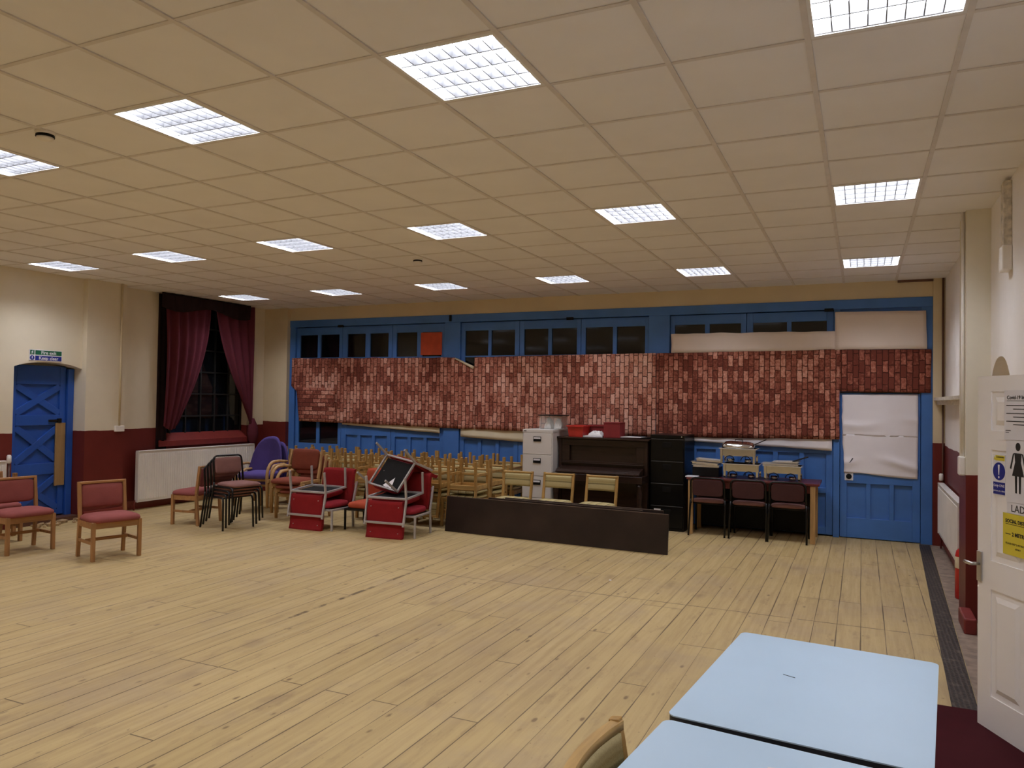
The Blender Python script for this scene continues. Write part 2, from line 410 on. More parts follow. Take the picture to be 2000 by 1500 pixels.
def thing(name, label, cat, loc=(0, 0, 0), rz=0.0, group=None):
    o = bpy.data.objects.new(name, None); COL.objects.link(o); o.empty_display_size = 0.1
    o.location = loc; o.rotation_euler = (0, 0, rz)
    return lab(o, label, cat, group)
def struct(o, label=None, cat=None):
    o['kind'] = 'structure'
    if label: lab(o, label, cat)
    return o
def dup(root, label, loc=None, rot=None, group=None, swap=None):
    def cp(o, par):
        c = o.copy(); COL.objects.link(c)
        if par is not None: c.parent = par
        if swap and c.type == 'MESH' and c.data.materials and c.data.materials[0] in swap:
            key = (c.data.name, tuple(sorted(m.name for m in swap.values())))
            if key not in _sw:
                me = c.data.copy(); me.materials[0] = swap[c.data.materials[0]]; _sw[key] = me
            c.data = _sw[key]
        for ch in kids.get(o.name, []): cp(ch, c)
        return c
    kids = {}
    def coll(o):
        kids[o.name] = list(o.children)
        for ch in o.children: coll(ch)
    coll(root)
    r = cp(root, None); r['label'] = label
    if loc is not None: r.location = loc
    if rot is not None: r.rotation_euler = rot
    if group: r['group'] = group
    return r
_sw = {}
def text(name, s, size, mat, parent, mw, align='CENTER', bold=0.0):
    """lettering as a thin solid; mw places it: text runs along local x, up local y, facing local z"""
    cu = bpy.data.curves.new(name, 'FONT'); cu.body = s; cu.size = size; cu.align_x = align; cu.align_y = 'CENTER'
    cu.extrude = 0.0004; cu.offset = bold; cu.resolution_u = 3
    t = bpy.data.objects.new(name+'_tmp', cu); COL.objects.link(t)
    dg = bpy.context.evaluated_depsgraph_get(); dg.update()
    me = bpy.data.meshes.new_from_object(t.evaluated_get(dg)); bpy.data.objects.remove(t); bpy.data.curves.remove(cu)
    me.name = name; me.materials.clear(); me.materials.append(M[mat])
    o = bpy.data.objects.new(name, me); COL.objects.link(o); o.parent = parent; o.matrix_local = mw
    return o
def frame_mat(o, x, y):
    x = Vector(x).normalized(); y = Vector(y).normalized(); z = x.cross(y)
    m = Matrix((x, y, z)).transposed().to_4x4(); m.translation = Vector(o); return m
def nz(x, y, z=0.0): return mnoise.noise(Vector((x, y, z)))
ORD = ['first', 'second', 'third', 'fourth', 'fifth', 'sixth', 'seventh', 'eighth', 'ninth', 'tenth']

# ------------------------------------------------------------------ the shell
CEIL = 3.264; BY = 10.66; LX = -9.8; RX = 0.92; FY = -2.2
struct(MB().box(-10.3, 1.4, FY-0.3, 11.3, -0.12, 0.0).build('floor', 'floor'), 'worn tan timber floorboards across the hall', 'floor')
GX = 0.0835-0.3; GY = 3.1546-0.3                    # a grid corner of the tiled ceiling
LX0 = [(-3*i, 5*j) for j in range(-1, 3) for i in range(6)]
holes = {(i, j) for i, j in LX0}
mb = MB()
for i in range(-17, 3):
    for j in range(-9, 14):
        if (i, j) in holes: continue
        x0, x1 = max(GX+.6*i, -9.85), min(GX+.6*(i+1), 0.97); y0, y1 = max(GY+.6*j, FY-0.05), min(GY+.6*(j+1), BY+0.1)
        if x1 <= x0 or y1 <= y0: continue
        mb.box(x0, x1, y0, y1, CEIL, CEIL+0.02)
struct(mb.build('ceiling', 'ceiling'), 'suspended ceiling of square off-white tiles', 'ceiling')
mb = MB()
for i in range(-16, 3): mb.box(GX+.6*i-.013, GX+.6*i+.013, FY, BY, CEIL-0.007, CEIL-0.0005)
for j in range(-8, 14): mb.box(LX, RX, GY+.6*j-.011, GY+.6*j+.011, CEIL-0.005, CEIL-0.0005)
struct(mb.build('trim_1', 'tbar'), 'metal bars of the suspended ceiling grid', 'ceiling grid')

# left wall: door recess 6.04..6.95 with a segmental arch, window 8.33..10.18
def arch(y0, y1, zs, zp, n=12):
    return [(y0+(y1-y0)*k/n, zs+(zp-zs)*(1-abs(2*k/n-1)**2.5)) for k in range(n+1)]
mb = MB(); xf = -9.65
mb.box(-10.1, xf, FY, 6.04, 0, CEIL)
mb.prism([(6.04, CEIL)]+arch(6.04, 6.95, 2.03, 2.10)+[(6.95, CEIL)], -10.1, xf, 'X')
mb.box(-10.1, -9.56, 6.95, 7.55, 0, CEIL)            # pier
mb.box(-10.1, LX, 7.55, 8.33, 0, CEIL)
mb.box(-10.1, LX, 8.33, 10.18, 0, 0.93)
mb.box(-10.1, LX, 10.18, 11.0, 0, CEIL)
mb.box(-10.1, LX, 8.33, 10.18, 3.22, CEIL)
mb.box(-10.1, -9.93, 6.04, 6.95, 0, 2.1)
struct(mb.build('wall_left', 'wall_l'), 'cream wall with dark red dado, fire door and curtained window', 'wall')
# back wall: plaster head, corner pier, pier by the panelled door
mb = MB()
mb.box(-9.25, 0.80, 10.63, 11.0, 3.045, CEIL)
mb.box(-9.85, -9.25, 10.58, 11.0, 0, CEIL)
mb.box(-9.44, -9.25, 10.55, 10.58, 0, CEIL)
mb.box(0.79, 1.2, 10.60, 11.0, 0, CEIL)
mb.box(-9.25, 0.80, 10.80, 11.0, 0, 3.05)
struct(mb.build('wall_back', 'wall_b'), 'cream plaster above the blue folding doors', 'wall')
# right wall: arched recess 6.16..6.95, pier 6.98..7.4
mb = MB()
mb.box(RX, 1.35, FY, 4.0, 0, CEIL)
mb.box(RX, 1.35, 4.0, 4.98, 2.02, CEIL)
mb.box(RX, 1.35, 4.98, 6.16, 0, CEIL)
mb.prism([(6.16, CEIL)]+arch(6.16, 6.95, 1.93, 2.07)+[(6.95, CEIL)], RX, 1.35, 'X')
mb.box(RX, 1.35, 6.95, 10.7, 0, CEIL)
mb.box(1.25, 1.35, 4.0, 6.95, 0, CEIL)
struct(mb.build('wall_right', 'wall_r'), 'white wall with dark red dado beside the panelled white door', 'wall')
struct(MB().box(0.75, RX+0.02, 6.98, 7.42, 0, CEIL).build('trim_2', 'pier_r'), 'cream pier with red base standing out from the white wall', 'pier')
struct(MB().box(-10.1, 1.35, FY-0.3, FY, 0, CEIL).build('wall_front', 'cream'), 'cream wall behind the viewer', 'wall')

# skirtings
struct(MB().box(LX, LX+0.02, 7.56, 10.57, 0, 0.12).box(-9.56, -9.54, 6.96, 7.55, 0, 0.1).box(-9.65, -9.63, FY, 6.03, 0, 0.1).build('baseboard_left', 'red_gloss'), 'dark red skirting under the radiators', 'skirting')
struct(MB().box(RX-0.02, RX, 7.43, 10.59, 0, 0.14).build('baseboard_right', 'red_gloss'), 'dark red skirting beneath the small radiator', 'skirting')
struct(MB().box(0.70, 0.785, 6.60, 6.975, 0, 0.12, 0.012).build('trim_3', 'red_gloss'), 'red painted plinth block at the foot of the pier', 'plinth')
mb = MB(); mb.box(0.80, RX, 7.43, 10.59, 1.765, 1.80).box(0.83, RX, 7.43, 10.59, 1.715, 1.765)
struct(mb.build('trim_4', 'flaky'), 'flaking white ledge along the wall by the panelled door', 'ledge')
struct(MB().box(0.40, 0.80, 10.60, 10.655, 3.235, 3.262).build('trim_5', 'brass'), 'torn brown edge of ceiling above the panelled door', 'ceiling edge')
mb = MB(); mb.tube([(0.895, 10.575, 1.72), (0.895, 10.575, 3.26)], 0.012).tube([(0.895, 10.575, 0.3), (0.895, 10.575, 1.72)], 0.009)
lab(mb.build('corner_pipe', 'brass'), 'thin rusty brown pipe running up the corner beside the panelled door', 'pipe')
mb = MB(); mb.prism([(0.47, 4.97), (0.60, 4.97), (0.765, 10.58), (0.645, 10.58)], 0.0, 0.006, 'Z')
struct(mb.build('trim_6', 'grille'), 'dark iron floor grille running beside the wall', 'floor grille')
mb = MB(); mb.prism([(0.605, 4.97), (0.915, 4.97), (0.915, 10.58), (0.77, 10.58)], 0.0, 0.004, 'Z')
struct(mb.build('trim_7', 'strip'), 'dusty concrete strip between floor grille and wall', 'floor strip')
o = MB().box(0.22, RX, 2.2, 4.96, 0.0, 0.012).build('carpet', 'carpet')
struct(o, 'dark red carpet in front of the white panelled door', 'carpet')

# ------------------------------------------------------------------ blue folding partition
def leaf(n, x0, x1, panes, mode, label):
    """mode: 'glazed' right down to 0.89, or 'panel' with three panels at the foot"""
    yf = 10.66; F = MB(); d = 0.045
    F.box(x0+.004, x1-.004, yf+0.03, yf+0.06, 0.02, 2.915)
    R = lambda a, b_, c, e: F.box(a, b_, yf, yf+0.032, c, e, 0.003)
    (p0, p1), (p2, p3) = panes
    bot = 0.89 if mode == 'glazed' else 1.22
    R(x0+.004, p0, 0.02, 2.915); R(p3, x1-.004, 0.02, 2.915); R(p1, p2, bot, 2.79)
    R(p0, p3, 2.785, 2.915); R(p0, p3, bot-0.16, bot)
    for z in ((2.375,), (2.375,))[0]: R(p0, p1, z-.012, z+.012); R(p2, p3, z-.012, z+.012)
    if mode == 'glazed':
        R(p0, p3, 0.02, 0.22)
    else:
        R(p0, p3, 0.02, 0.12); R(p0, p3, 0.55, 0.62)
        t = (p3-p0-0.12)/3
        for k in range(2): R(p0+t*(k+1)+.06*k, p0+t*(k+1)+.06*(k+1), 0.12, 1.06)
    o = struct(F.build('door_%d' % n, 'blue'), label, 'folding door')
    for a, c in ((p0, p1), (p2, p3)):
        MB().box(a, c, yf+0.024, yf+0.0295, bot, 2.785).build('glass_pane', 'glass', o)
    return o
leaf(2, -9.13, -8.13, ((-9.05, -8.664), (-8.597, -8.2)), 'glazed', 'blue folding door leaf glazed almost to the bottom, nearest the curtained window')
leaf(3, -8.13, -7.11, ((-8.03, -7.655), (-7.561, -7.19)), 'panel', 'blue folding door leaf, second from the curtained window')
leaf(4, -7.11, -6.09, ((-7.03, -6.631), (-6.533, -6.176)), 'panel', 'blue folding door leaf carrying the orange card')
leaf(5, -5.81, -4.79, ((-5.736, -5.327), (-5.273, -4.868)), 'panel', 'blue folding door leaf behind the stacked chairs and next to the first wide post')
leaf(6, -4.79, -3.79, ((-4.712, -4.315), (-4.256, -3.855)), 'panel', 'blue folding door leaf behind the pale filing cabinet')
leaf(7, -3.79, -2.76, ((-3.718, -3.301), (-3.24, -2.822)), 'panel', 'blue folding door leaf behind the piano')
leaf(8, -2.46, -1.42, ((-2.396, -1.977), (-1.914, -1.497)), 'panel', 'blue folding door leaf behind the black filing cabinet')
leaf(9, -1.42, -0.33, ((-1.337, -0.906), (-0.849, -0.417)), 'panel', 'blue folding door leaf next to the panelled blue door')
mb = MB()
for a, c in ((-9.25, -9.13), (-6.09, -5.81), (-2.76, -2.46), (-0.33, -0.255), (0.665, 0.79)): mb.box(a, c, 10.625, 10.79, 0, 3.045, 0.004)
mb.box(-9.25, 0.79, 10.615, 10.79, 2.925, 3.046, 0.004)
struct(mb.build('trim_8', 'blue'), 'blue posts and head beam framing the folding doors', 'door frame')
for x, s in ((-8.14, 'near the curtained window'), (-3.95, 'above the piano'), (-0.39, 'beside the pinkish paper')):
    lab(MB().box(x-.055, x+.055, 10.60, 10.625, 2.90, 2.94, 0.004).build('door_bolt', 'black'), 'small black bolt on the blue head beam '+s, 'bolt')
lab(MB().box(-6.0, -5.965, 10.59, 10.63, 2.94, 3.04, 0.004).build('hanging_bracket', 'black'), 'small black bracket on the head beam over the first wide post', 'bracket')
# the hinged door at the end, with transom
F = MB(); yf = 10.655
F.box(-0.25, 0.66, yf+0.03, yf+0.06, 0.01, 1.85)
R = lambda a, b_, c, e: F.box(a, b_, yf, yf+0.032, c, e, 0.003)
R(-0.25, -0.17, 0.01, 1.85); R(0.575, 0.66, 0.01, 1.85); R(-0.17, 0.575, 0.01, 0.26); R(-0.17, 0.575, 0.70, 0.84); R(-0.17, 0.575, 1.72, 1.85)
R(0.055, 0.105, 0.26, 0.70); R(0.32, 0.37, 0.26, 0.70)
d = struct(F.build('door_10', 'blue'), 'blue hinged door with white paper over its upper half', 'door')
MB().box(-0.17, 0.575, yf+0.024, yf+0.029, 0.84, 1.72).build('glass_pane', 'glass', d)
lk = MB().box(-0.195, -0.095, yf-0.008, yf, 0.735, 0.83, 0.003).build('lock_plate', 'signwhite', d)
mb = MB(Matrix.Translation((-0.145, yf-0.008, 0.785)) @ Matrix.Rotation(PI/2, 4, 'X')); mb.lathe([(0.034, 0), (0.034, 0.006), (0.028, 0.010), (0.012, 0.010)], 20); mb.build('lock_knob', 'black', lk)
F = MB(); F.box(-0.255, 0.665, 10.66, 10.70, 1.865, 2.925); struct(F.build('trim_9', 'blue'), 'blue transom panel over the hinged door', 'transom')

# ------------------------------------------------------------------ papers pinned to the partition
def sheet(name, quad, y, mat, label, cat, nx=40, nzz=14, wave=0.006, seed=0.0, edge=0.008, group=None):
    """quad: top-left, top-right, bottom-right, bottom-left as (x,z)"""
    tl, tr, br_, bl = [Vector((q[0], 0, q[1])) for q in quad]
    def fn(u, v):
        p = (tl*(1-u)+tr*u)*(1-v)+(bl*(1-u)+br_*u)*v
        p = Vector(p)
        p.y = y - abs(wave*(0.6+nz(p.x*2.3+seed, p.z*3.1, seed)+0.8*nz(p.x*6+seed, p.z*2, 3.0)))
        if v in (0.0, 1.0): p.z += edge*nz(p.x*3.7+seed*3, v*9.0, 1.0)
        if u in (0.0, 1.0): p.x += edge*0.6*nz(p.z*5.0, u*7+seed, 2.0)
        return p
    o = MB().grid(fn, nx, nzz, (0, -0.0012, 0)).build(name, mat)
    return lab(o, label, cat, group)
# first roll, with a folded top corner
def rollA(u, v):
    x = -9.176+u*3.66
    top = 2.379-0.023*u
    if x > -5.858: top -= (x+5.858)*0.47
    bot = 1.275-0.045*u
    if x < -9.0 and v > 0.45: x = x+(-8.985-x)*min(1, (v-0.45)*8) if x < -8.985 else x
    z = top+(bot-top)*v
    y = 10.604-abs(0.010*(0.6+nz(x*1.7, z*2.2, 5.0)+0.7*nz(x*5, z*1.6, 3.0)))
    if v in (0.0, 1.0): z += 0.012*nz(x*3.7, v*9, 1.0)
    return (x, y, z)
ra = lab(MB().grid(rollA, 60, 18, (0, -0.0012, 0)).build('brick_wallpaper', BR[0]), 'brick print wallpaper with a folded corner, nearest the curtained window', 'wallpaper')
mb = MB(); mb.tube([(-5.87, 10.578, 2.345), (-5.70, 10.574, 2.27), (-5.535, 10.57, 2.195)], [0.012, 0.017, 0.024], 8); fo = mb.build('folded_corner', 'lining', ra)
fo['label'] = 'pale rolled-over paper corner'
sheet('brick_wallpaper', [(-9.05, 1.862), (-8.21, 1.862), (-8.20, 1.268), (-8.975, 1.275)], 10.582, BR[4], 'small patch of brick print wallpaper with bricks lying flat', 'wallpaper', 16, 10, 0.006, 2.0)
sheet('brick_wallpaper', [(-5.53, 2.362), (-2.647, 2.39), (-2.637, 1.206), (-5.50, 1.23)], 10.600, BR[1], 'pale brick print wallpaper behind the filing cabinet and piano', 'wallpaper', 50, 16, 0.008, 4.0)
sheet('brick_wallpaper', [(-2.64, 2.385), (-0.26, 2.408), (-0.258, 1.254), (-2.63, 1.206)], 10.603, BR[2], 'redder brick print wallpaper above the steel food warmers', 'wallpaper', 44, 16, 0.006, 6.0)
sheet('brick_wallpaper', [(-0.262, 2.405), (0.775, 2.393), (0.765, 1.86), (-0.262, 1.868)], 10.606, BR[3], 'dark brick print wallpaper over the hinged blue door', 'wallpaper', 22, 12, 0.004, 8.0)
sheet('lining_paper', [(-8.077, 1.30), (-6.155, 1.30), (-6.155, 1.146), (-8.077, 1.235)], 10.622, 'lining', 'cream lining paper strip below the wallpaper with the folded corner', 'paper strip', 30, 4, 0.004, 1.0)
sheet('lining_paper', [(-5.773, 1.30), (-4.30, 1.28), (-4.30, 1.040), (-5.773, 1.105)], 10.622, 'lining', 'cream lining paper strip reaching behind the pale filing cabinet', 'paper strip', 24, 4, 0.004, 2.0)
sheet('lining_paper', [(-2.14, 1.27), (-0.346, 1.28), (-0.346, 1.105), (-2.14, 1.165)], 10.622, 'white_paper', 'white lining paper strip above the food warmers', 'paper strip', 30, 4, 0.006, 3.0)
sheet('lining_paper', [(-2.431, 2.655), (-0.312, 2.645), (-0.312, 2.405), (-2.428, 2.388)], 10.600, 'pink_paper', 'long pinkish paper strip under the high panes', 'paper strip', 34, 5, 0.006, 4.0, 0.012)
sheet('lining_paper', [(-0.315, 2.89), (0.713, 2.872), (0.726, 2.402), (-0.315, 2.402)], 10.597, 'pink_paper', 'deep pinkish paper sheet high over the hinged blue door', 'paper sheet', 20, 8, 0.004, 5.0)
def door_sheet(quad, seed, label, sag):
    tl, tr, br_, bl = [Vector((q[0], 0, q[1])) for q in quad]
    def fn(u, v):
        p = (tl*(1-u)+tr*u)*(1-v)+(bl*(1-u)+br_*u)*v
        r = math.sin(v*PI)
        fold = 0.030*math.exp(-((v-0.70-0.10*math.sin(u*5+seed))/0.10)**2)*(0.6+0.6*math.sin(u*6.5+seed))*r
        p.y = 10.648-0.006-abs(fold)*sag-0.004*abs(nz(p.x*5, p.z*6, seed))
        if v == 1.0: p.z += 0.02*nz(p.x*4, seed, 1.0)
        if u == 0.0: p.x += 0.012*nz(p.z*9, seed, 4.0)
        return p
    return lab(MB().grid(fn, 30, 24, (0, -0.001, 0)).build('white_paper', 'white_paper'), label, 'paper sheet')
door_sheet([(-0.229, 1.827), (0.633, 1.842), (0.634, 1.31), (-0.226, 1.312)], 0.4, 'upper white paper sheet on the hinged blue door', 0.8)
s2 = door_sheet([(-0.226, 1.322), (0.634, 1.320), (0.630, 0.798), (-0.20, 0.835)], 2.3, 'lower creased white paper sheet on the hinged blue door', 1.0)
mb = MB(); mb.tube([(-0.10, 10.628, 1.02), (-0.13, 10.628, 0.97), (-0.17, 10.63, 0.945)], 0.006, 6); cr = mb.build('torn_crease', 'ink', s2)
lab(MB().box(-6.555, -6.155, 10.648, 10.656, 2.405, 2.775, 0.003).build('orange_card', 'card'), 'square orange card in the high window of the folding doors', 'card')

# ------------------------------------------------------------------ ceiling lights
def make_light():
    t = thing('ceiling_light', 'x', 'ceiling light', group='recessed ceiling lights')
    F = MB(); a, c = 0.295, 0.272
    F.box(-a, a, -a, -c, -0.006, 0.004).box(-a, a, c, a, -0.006, 0.004).box(-a, -c, -c, c, -0.006, 0.004).box(c, a, -c, c, -0.006, 0.004)
    F.build('frame', 'lamp_white', t)
    H = MB()
    H.box(-a, a, -a, -a+.008, 0.004, 0.11).box(-a, a, a-.008, a, 0.004, 0.11).box(-a, -a+.008, -a, a, 0.004, 0.11).box(a-.008, a, -a, a, 0.004, 0.11).box(-a, a, -a, a, 0.11, 0.118)
    H.build('housing', 'lamp_white', t)
    mb = MB(); mb.face([(-.284, -.284, .084), (-.284, .284, .084), (.284, .284, .084), (.284, -.284, .084)])
    mb.build('lit_panel', 'lit', t)
    L = MB()
    for k in range(1, 8): L.box(-c+2*c*k/8-.0024, -c+2*c*k/8+.0024, -c, c, 0.002, 0.050)
    for k in range(0, 5): L.box(-c, c, -c+2*c*k/4-.004, -c+2*c*k/4+.004, 0.0, 0.050)
    L.build('louvre', 'louvre', t)
    return t
lp = make_light()
rows_t = ['row before the pale blue tables', 'row over the pale blue tables', 'second row from the folding doors', 'row next to the folding doors']
for j in range(4):
    for i in range(6):
        lb = 'square louvred ceiling light, %s, %s from the white wall' % (rows_t[j], ORD[i])
        pos = (0.0835-1.8*i, 3.1546+3.0*(j-1), CEIL)
        if i == 0 and j == 0: o = lp; lp['label'] = lb; lp.location = pos
        else: o = dup(lp, lb, pos)
for (x, y, s) in ((-4.45, 2.93, 'over the open floor near the tables'), (-4.52, 7.25, 'over the far floor')):
    t = thing('smoke_detector', 'round white smoke detector with a black band '+s, 'smoke detector', (x, y, CEIL))
    MB().lathe([(0.055, 0), (0.055, -0.018), (0.050, -0.020)], 20).build('base', 'white_gloss', t)
    MB().lathe([(0.050, -0.020), (0.052, -0.034), (0.047, -0.036)], 20).build('band', 'black', t)
    MB().lathe([(0.047, -0.036), (0.042, -0.048), (0.02, -0.054)], 20).build('cap', 'white_gloss', t)

# ------------------------------------------------------------------ left wall: fire door, signs, radiators, window
D = MB(); xd = -9.83
D.box(-9.92, xd-0.03, 6.05, 6.86, 0.07, 2.06)
B = lambda y0, y1, z0, z1: D.box(xd-0.03, xd, y0, y1, z0, z1, 0.005)
B(6.05, 6.19, 0.07, 2.05); B(6.775, 6.855, 0.07, 2.05); B(6.19, 6.775, 1.81, 2.06); B(6.19, 6.775, 1.27, 1.41); B(6.19, 6.775, 0.62, 0.77); B(6.19, 6.775, 0.07, 0.14)
for z0, z1 in ((1.41, 1.81), (0.77, 1.27), (0.14, 0.62)):
    D.bar((xd-0.016, 6.19, z0+.02), (xd-0.016, 6.775, z1-.02), 0.085, 0.030, 0.004, (1, 0, 0)); D.bar((xd-0.018, 6.19, z1-.02), (xd-0.017, 6.775, z0+.02), 0.085, 0.028, 0.004, (1, 0, 0))
fd = struct(D.build('door_1', 'blue_door'), 'blue braced fire door in the arched recess', 'door')
MB().box(-9.92, -9.79, 6.86, 6.945, 0.05, 2.03, 0.004).box(-9.92, -9.79, 6.045, 6.055, 0.05, 2.03).build('door_frame', 'blue_door', fd)
MB().box(xd, xd+0.02, 6.62, 6.77, 1.315, 1.345, 0.004).box(xd, xd+0.03, 6.74, 6.79, 1.30, 1.36, 0.004).build('latch', 'black_metal', fd)
pk = MB().box(xd+0.001, xd+0.022, 6.715, 6.85, 0.46, 1.30, 0.003).build('push_plank', 'ply_board', fd); pk['label'] = 'bare chipboard plank screwed to the door'
struct(MB().box(-9.93, -9.62, 6.045, 6.945, 0, 0.055).build('trim_10', 'brass'), 'worn brown step under the fire door', 'step')
mb = MB()
for k in range(26):
    px, py = random.uniform(-9.60, -9.35), random.uniform(6.2, 6.95); s = random.uniform(0.02, 0.06)
    mb.box(px-s, px+s, py-s*.7, py+s*.7, 0.001, s*0.7, 0.004, Euler((random.uniform(-.2, .2), random.uniform(-.2, .2), random.uniform(0, 3))).to_matrix())
o = mb.build('rubble', 'dust'); o['kind'] = 'stuff'; lab(o, 'crumbs of plaster and card at the foot of the fire door', 'rubble')
sg = MB().box(-9.649, -9.643, 6.222, 6.66, 2.112, 2.255, 0.002).build('exit_sign', 'signwhite')
lab(sg, 'green and blue fire exit keep clear sign above the blue door', 'sign')
MB().box(-9.644, -9.6415, 6.30, 6.652, 2.190, 2.248).build('green_band', 'green', sg)
MB().box(-9.644, -9.6415, 6.30, 6.652, 2.120, 2.178).build('blue_band', 'signblue', sg)
MB().box(-9.644, -9.6415, 6.232, 6.288, 2.190, 2.248).build('pictogram_panel', 'green', sg)
text('lettering', 'Fire exit', 0.060, 'signwhite', sg, frame_mat((-9.6405, 6.476, 2.218), (0, 1, 0), (0, 0, 1)), bold=0.0012)
text('lettering', 'Keep clear', 0.060, 'signwhite', sg, frame_mat((-9.6405, 6.476, 2.148), (0, 1, 0), (0, 0, 1)), bold=0.0012)
def disc(name, c, r, mat, parent, axis='X', th=0.002):
    m = Matrix.Translation(c) @ (Matrix.Rotation(PI/2, 4, 'Y') if axis == 'X' else Matrix.Rotation(PI/2, 4, 'X'))
    return MB(m).lathe([(r, 0), (r, th)], 24).build(name, mat, parent)
dk = disc('notice_disc', (-9.644, 6.26, 2.149), 0.030, 'signblue', sg)
MB().box(-9.6415, -9.6405, 6.255, 6.265, 2.145, 2.170).box(-9.6415, -9.6405, 6.256, 6.264, 2.130, 2.138).build('exclamation_mark', 'signwhite', sg)
mb = MB()
for pts in ([(6.262, 2.232), (6.256, 2.214), (6.246, 2.198)], [(6.256, 2.214), (6.268, 2.206), (6.266, 2.194)], [(6.262, 2.230), (6.274, 2.220)], [(6.262, 2.230), (6.248, 2.222)]):
    mb.tube([(-9.641, a, c) for a, c in pts], 0.0035, 5)
mb.lathe([(0.001, 0), (0.005, 0.003), (0.005, 0.006), (0.001, 0.009)], 8, (-9.641, 6.266, 2.236)); mb.build('running_figure', 'signwhite', sg)

def radiator(name, label, L, h, mat='white_gloss', valve=True):
    """local: runs along +Y from 0..L, front faces +X, back at x=0"""
    t = thing(name, label, 'radiator')
    P = MB(); n = int(L/0.042)
    P.box(0.035, 0.085, 0, L, 0.0, h-0.012)
    for k in range(n): P.box(0.083, 0.0925, 0.02+k*(L-.04)/n+.008, 0.02+(k+1)*(L-.04)/n-.008, 0.035, h-0.05, 0.004)
    P.build('panel', mat, t)
    G = MB().box(0.028, 0.095, -0.004, L+0.004, h-0.016, h, 0.004)
    G.build('top_grille', mat, t)
    MB().box(0.028, 0.093, -0.006, -0.0005, 0.0, h-0.017).build('side_panel', mat, t); MB().box(0.028, 0.093, L+.0005, L+0.006, 0.0, h-0.017).build('side_panel', mat, t)
    mb = MB()
    for yy in (0.2, L-0.2): mb.box(0.0, 0.036, yy-.02, yy+.02, 0.1, h-0.1)
    mb.build('wall_bracket', mat, t)
    return t
r1 = radiator('radiator', 'long white radiator under the curtained window', 2.33, 0.755); r1.location = (-9.72, 7.87, 0.115)
mb = MB(); mb.tube([(0.06, -0.025, 0.03), (0.06, -0.035, 0.0), (0.06, -0.04, -0.113)], 0.010); mb.build('feed_pipe', 'red_gloss', r1)
r2 = radiator('radiator', 'small white radiator beside the panelled blue door', 2.05, 0.60); r2.location = (0.92, 10.37, 0.19); r2.rotation_euler = (0, 0, PI)
mb = MB(Matrix.Translation((0.055, -0.04, 0.62))); mb.lathe([(0.018, 0), (0.024, 0.01), (0.024, 0.07), (0.016, 0.085)], 14); mb.build('thermostat_valve', 'white_gloss', r2)
mb = MB(); mb.tube([(0.055, -0.04, 0.62), (0.055, -0.04, -0.188)], 0.009); mb.build('feed_pipe', 'red_gloss', r2)
mb = MB(Matrix.Translation((0.055, 2.085, 0.56)) @ Matrix.Rotation(PI/2, 4, 'Y')); mb.lathe([(0.012, -0.03), (0.018, -0.02), (0.018, 0.02), (0.010, 0.03)], 12); mb.build('bleed_valve', 'chrome', r2)
r3 = radiator('radiator', 'white radiator on the wall before the fire door', 1.6, 0.72); r3.location = (-9.65, 4.32, 0.14)
mb = MB(Matrix.Translation((0.055, 1.655, 0.68))); mb.lathe([(0.018, 0), (0.026, 0.015), (0.026, 0.09), (0.016, 0.105)], 14); mb.build('thermostat_valve', 'white_gloss', r3)
mb = MB(); mb.tube([(0.055, 1.655, 0.68), (0.055, 1.655, -0.138)], 0.013); mb.build('feed_pipe', 'brass', r3)

# window and curtains
wo = struct(MB().box(-9.99, -9.94, 8.335, 10.175, 0.935, 3.215).build('window_1', 'glass'), 'dark night window with thin black glazing bars', 'window')
mb = MB()
for k in range(7): y = 8.36+k*0.30; mb.box(-9.945, -9.915, y-.012, y+.012, 0.935, 3.215)
for k in range(7): z = 1.0+k*0.36; mb.box(-9.944, -9.917, 8.335, 10.175, z-.012, z+.012)
mb.build('glazing_bars', 'win_frame', wo)
mb = MB(); mb.prism([(-9.93, 1.10), (-9.78, 0.985), (-9.765, 0.985), (-9.765, 0.90), (-9.93, 0.90)], 8.34, 10.17, 'Y')
struct(mb.build('trim_11', 'red_gloss'), 'sloping red window sill', 'window sill')
# a dark pelmet lining hanging across the top
def cloth(fn, nu, nv): return MB().grid(fn, nu, nv, (-0.004, 0, 0))
o = cloth(lambda u, v: (-9.615+0.010*math.sin(u*70)-0.01*v, 8.20+u*1.83, 3.255-v*(0.22+0.05*math.sin(u*9))), 90, 6).build('pelmet_lining', 'curtain_dark')
lab(o, 'dark lining hanging across the top of the curtained window', 'curtain lining')
o = cloth(lambda u, v: (-9.790+0.010*math.sin(u*12), 8.29+u*0.20, 3.25-v*2.40), 12, 10).build('curtain_lining', 'curtain_dark')
lab(o, 'black lining edge hanging down past the sill on the fire door side', 'curtain lining')
def curt(yo, yi_top, yi_bot, ztop, zb_out, zb_in, bulge, folds, seed):
    """yo: outer edge; inner edge sweeps from yi_top to yi_bot; tied low at the outer side"""
    def fn(u, v):
        s = v**1.7
        yi = yi_top+(yi_bot-yi_top)*s
        y = yo+(yi-yo)*u
        zb = zb_out+(zb_in-zb_out)*u - 0.10*math.sin(u*PI)
        z = ztop+(zb-ztop)*v
        f = math.sin(u*folds*2*PI+seed+0.5*math.sin(v*3))
        x = -9.70+(0.030+0.012*math.sin(v*4+seed))*f+bulge*math.sin(v*PI*0.85)*(0.4+0.6*math.sin(u*PI))
        return (x, y, z)
    return cloth(fn, 80, 30)
o = curt(8.33, 9.22, 8.62, 3.25, 1.22, 1.30, 0.10, 5.0, 0.3).build('curtain', 'curtain')
lab(o, 'burgundy curtain swept towards the fire door side of the window', 'curtain')
o = curt(10.18, 9.30, 10.12, 3.25, 1.25, 1.35, 0.06, 4.0, 1.7).build('curtain', 'curtain')
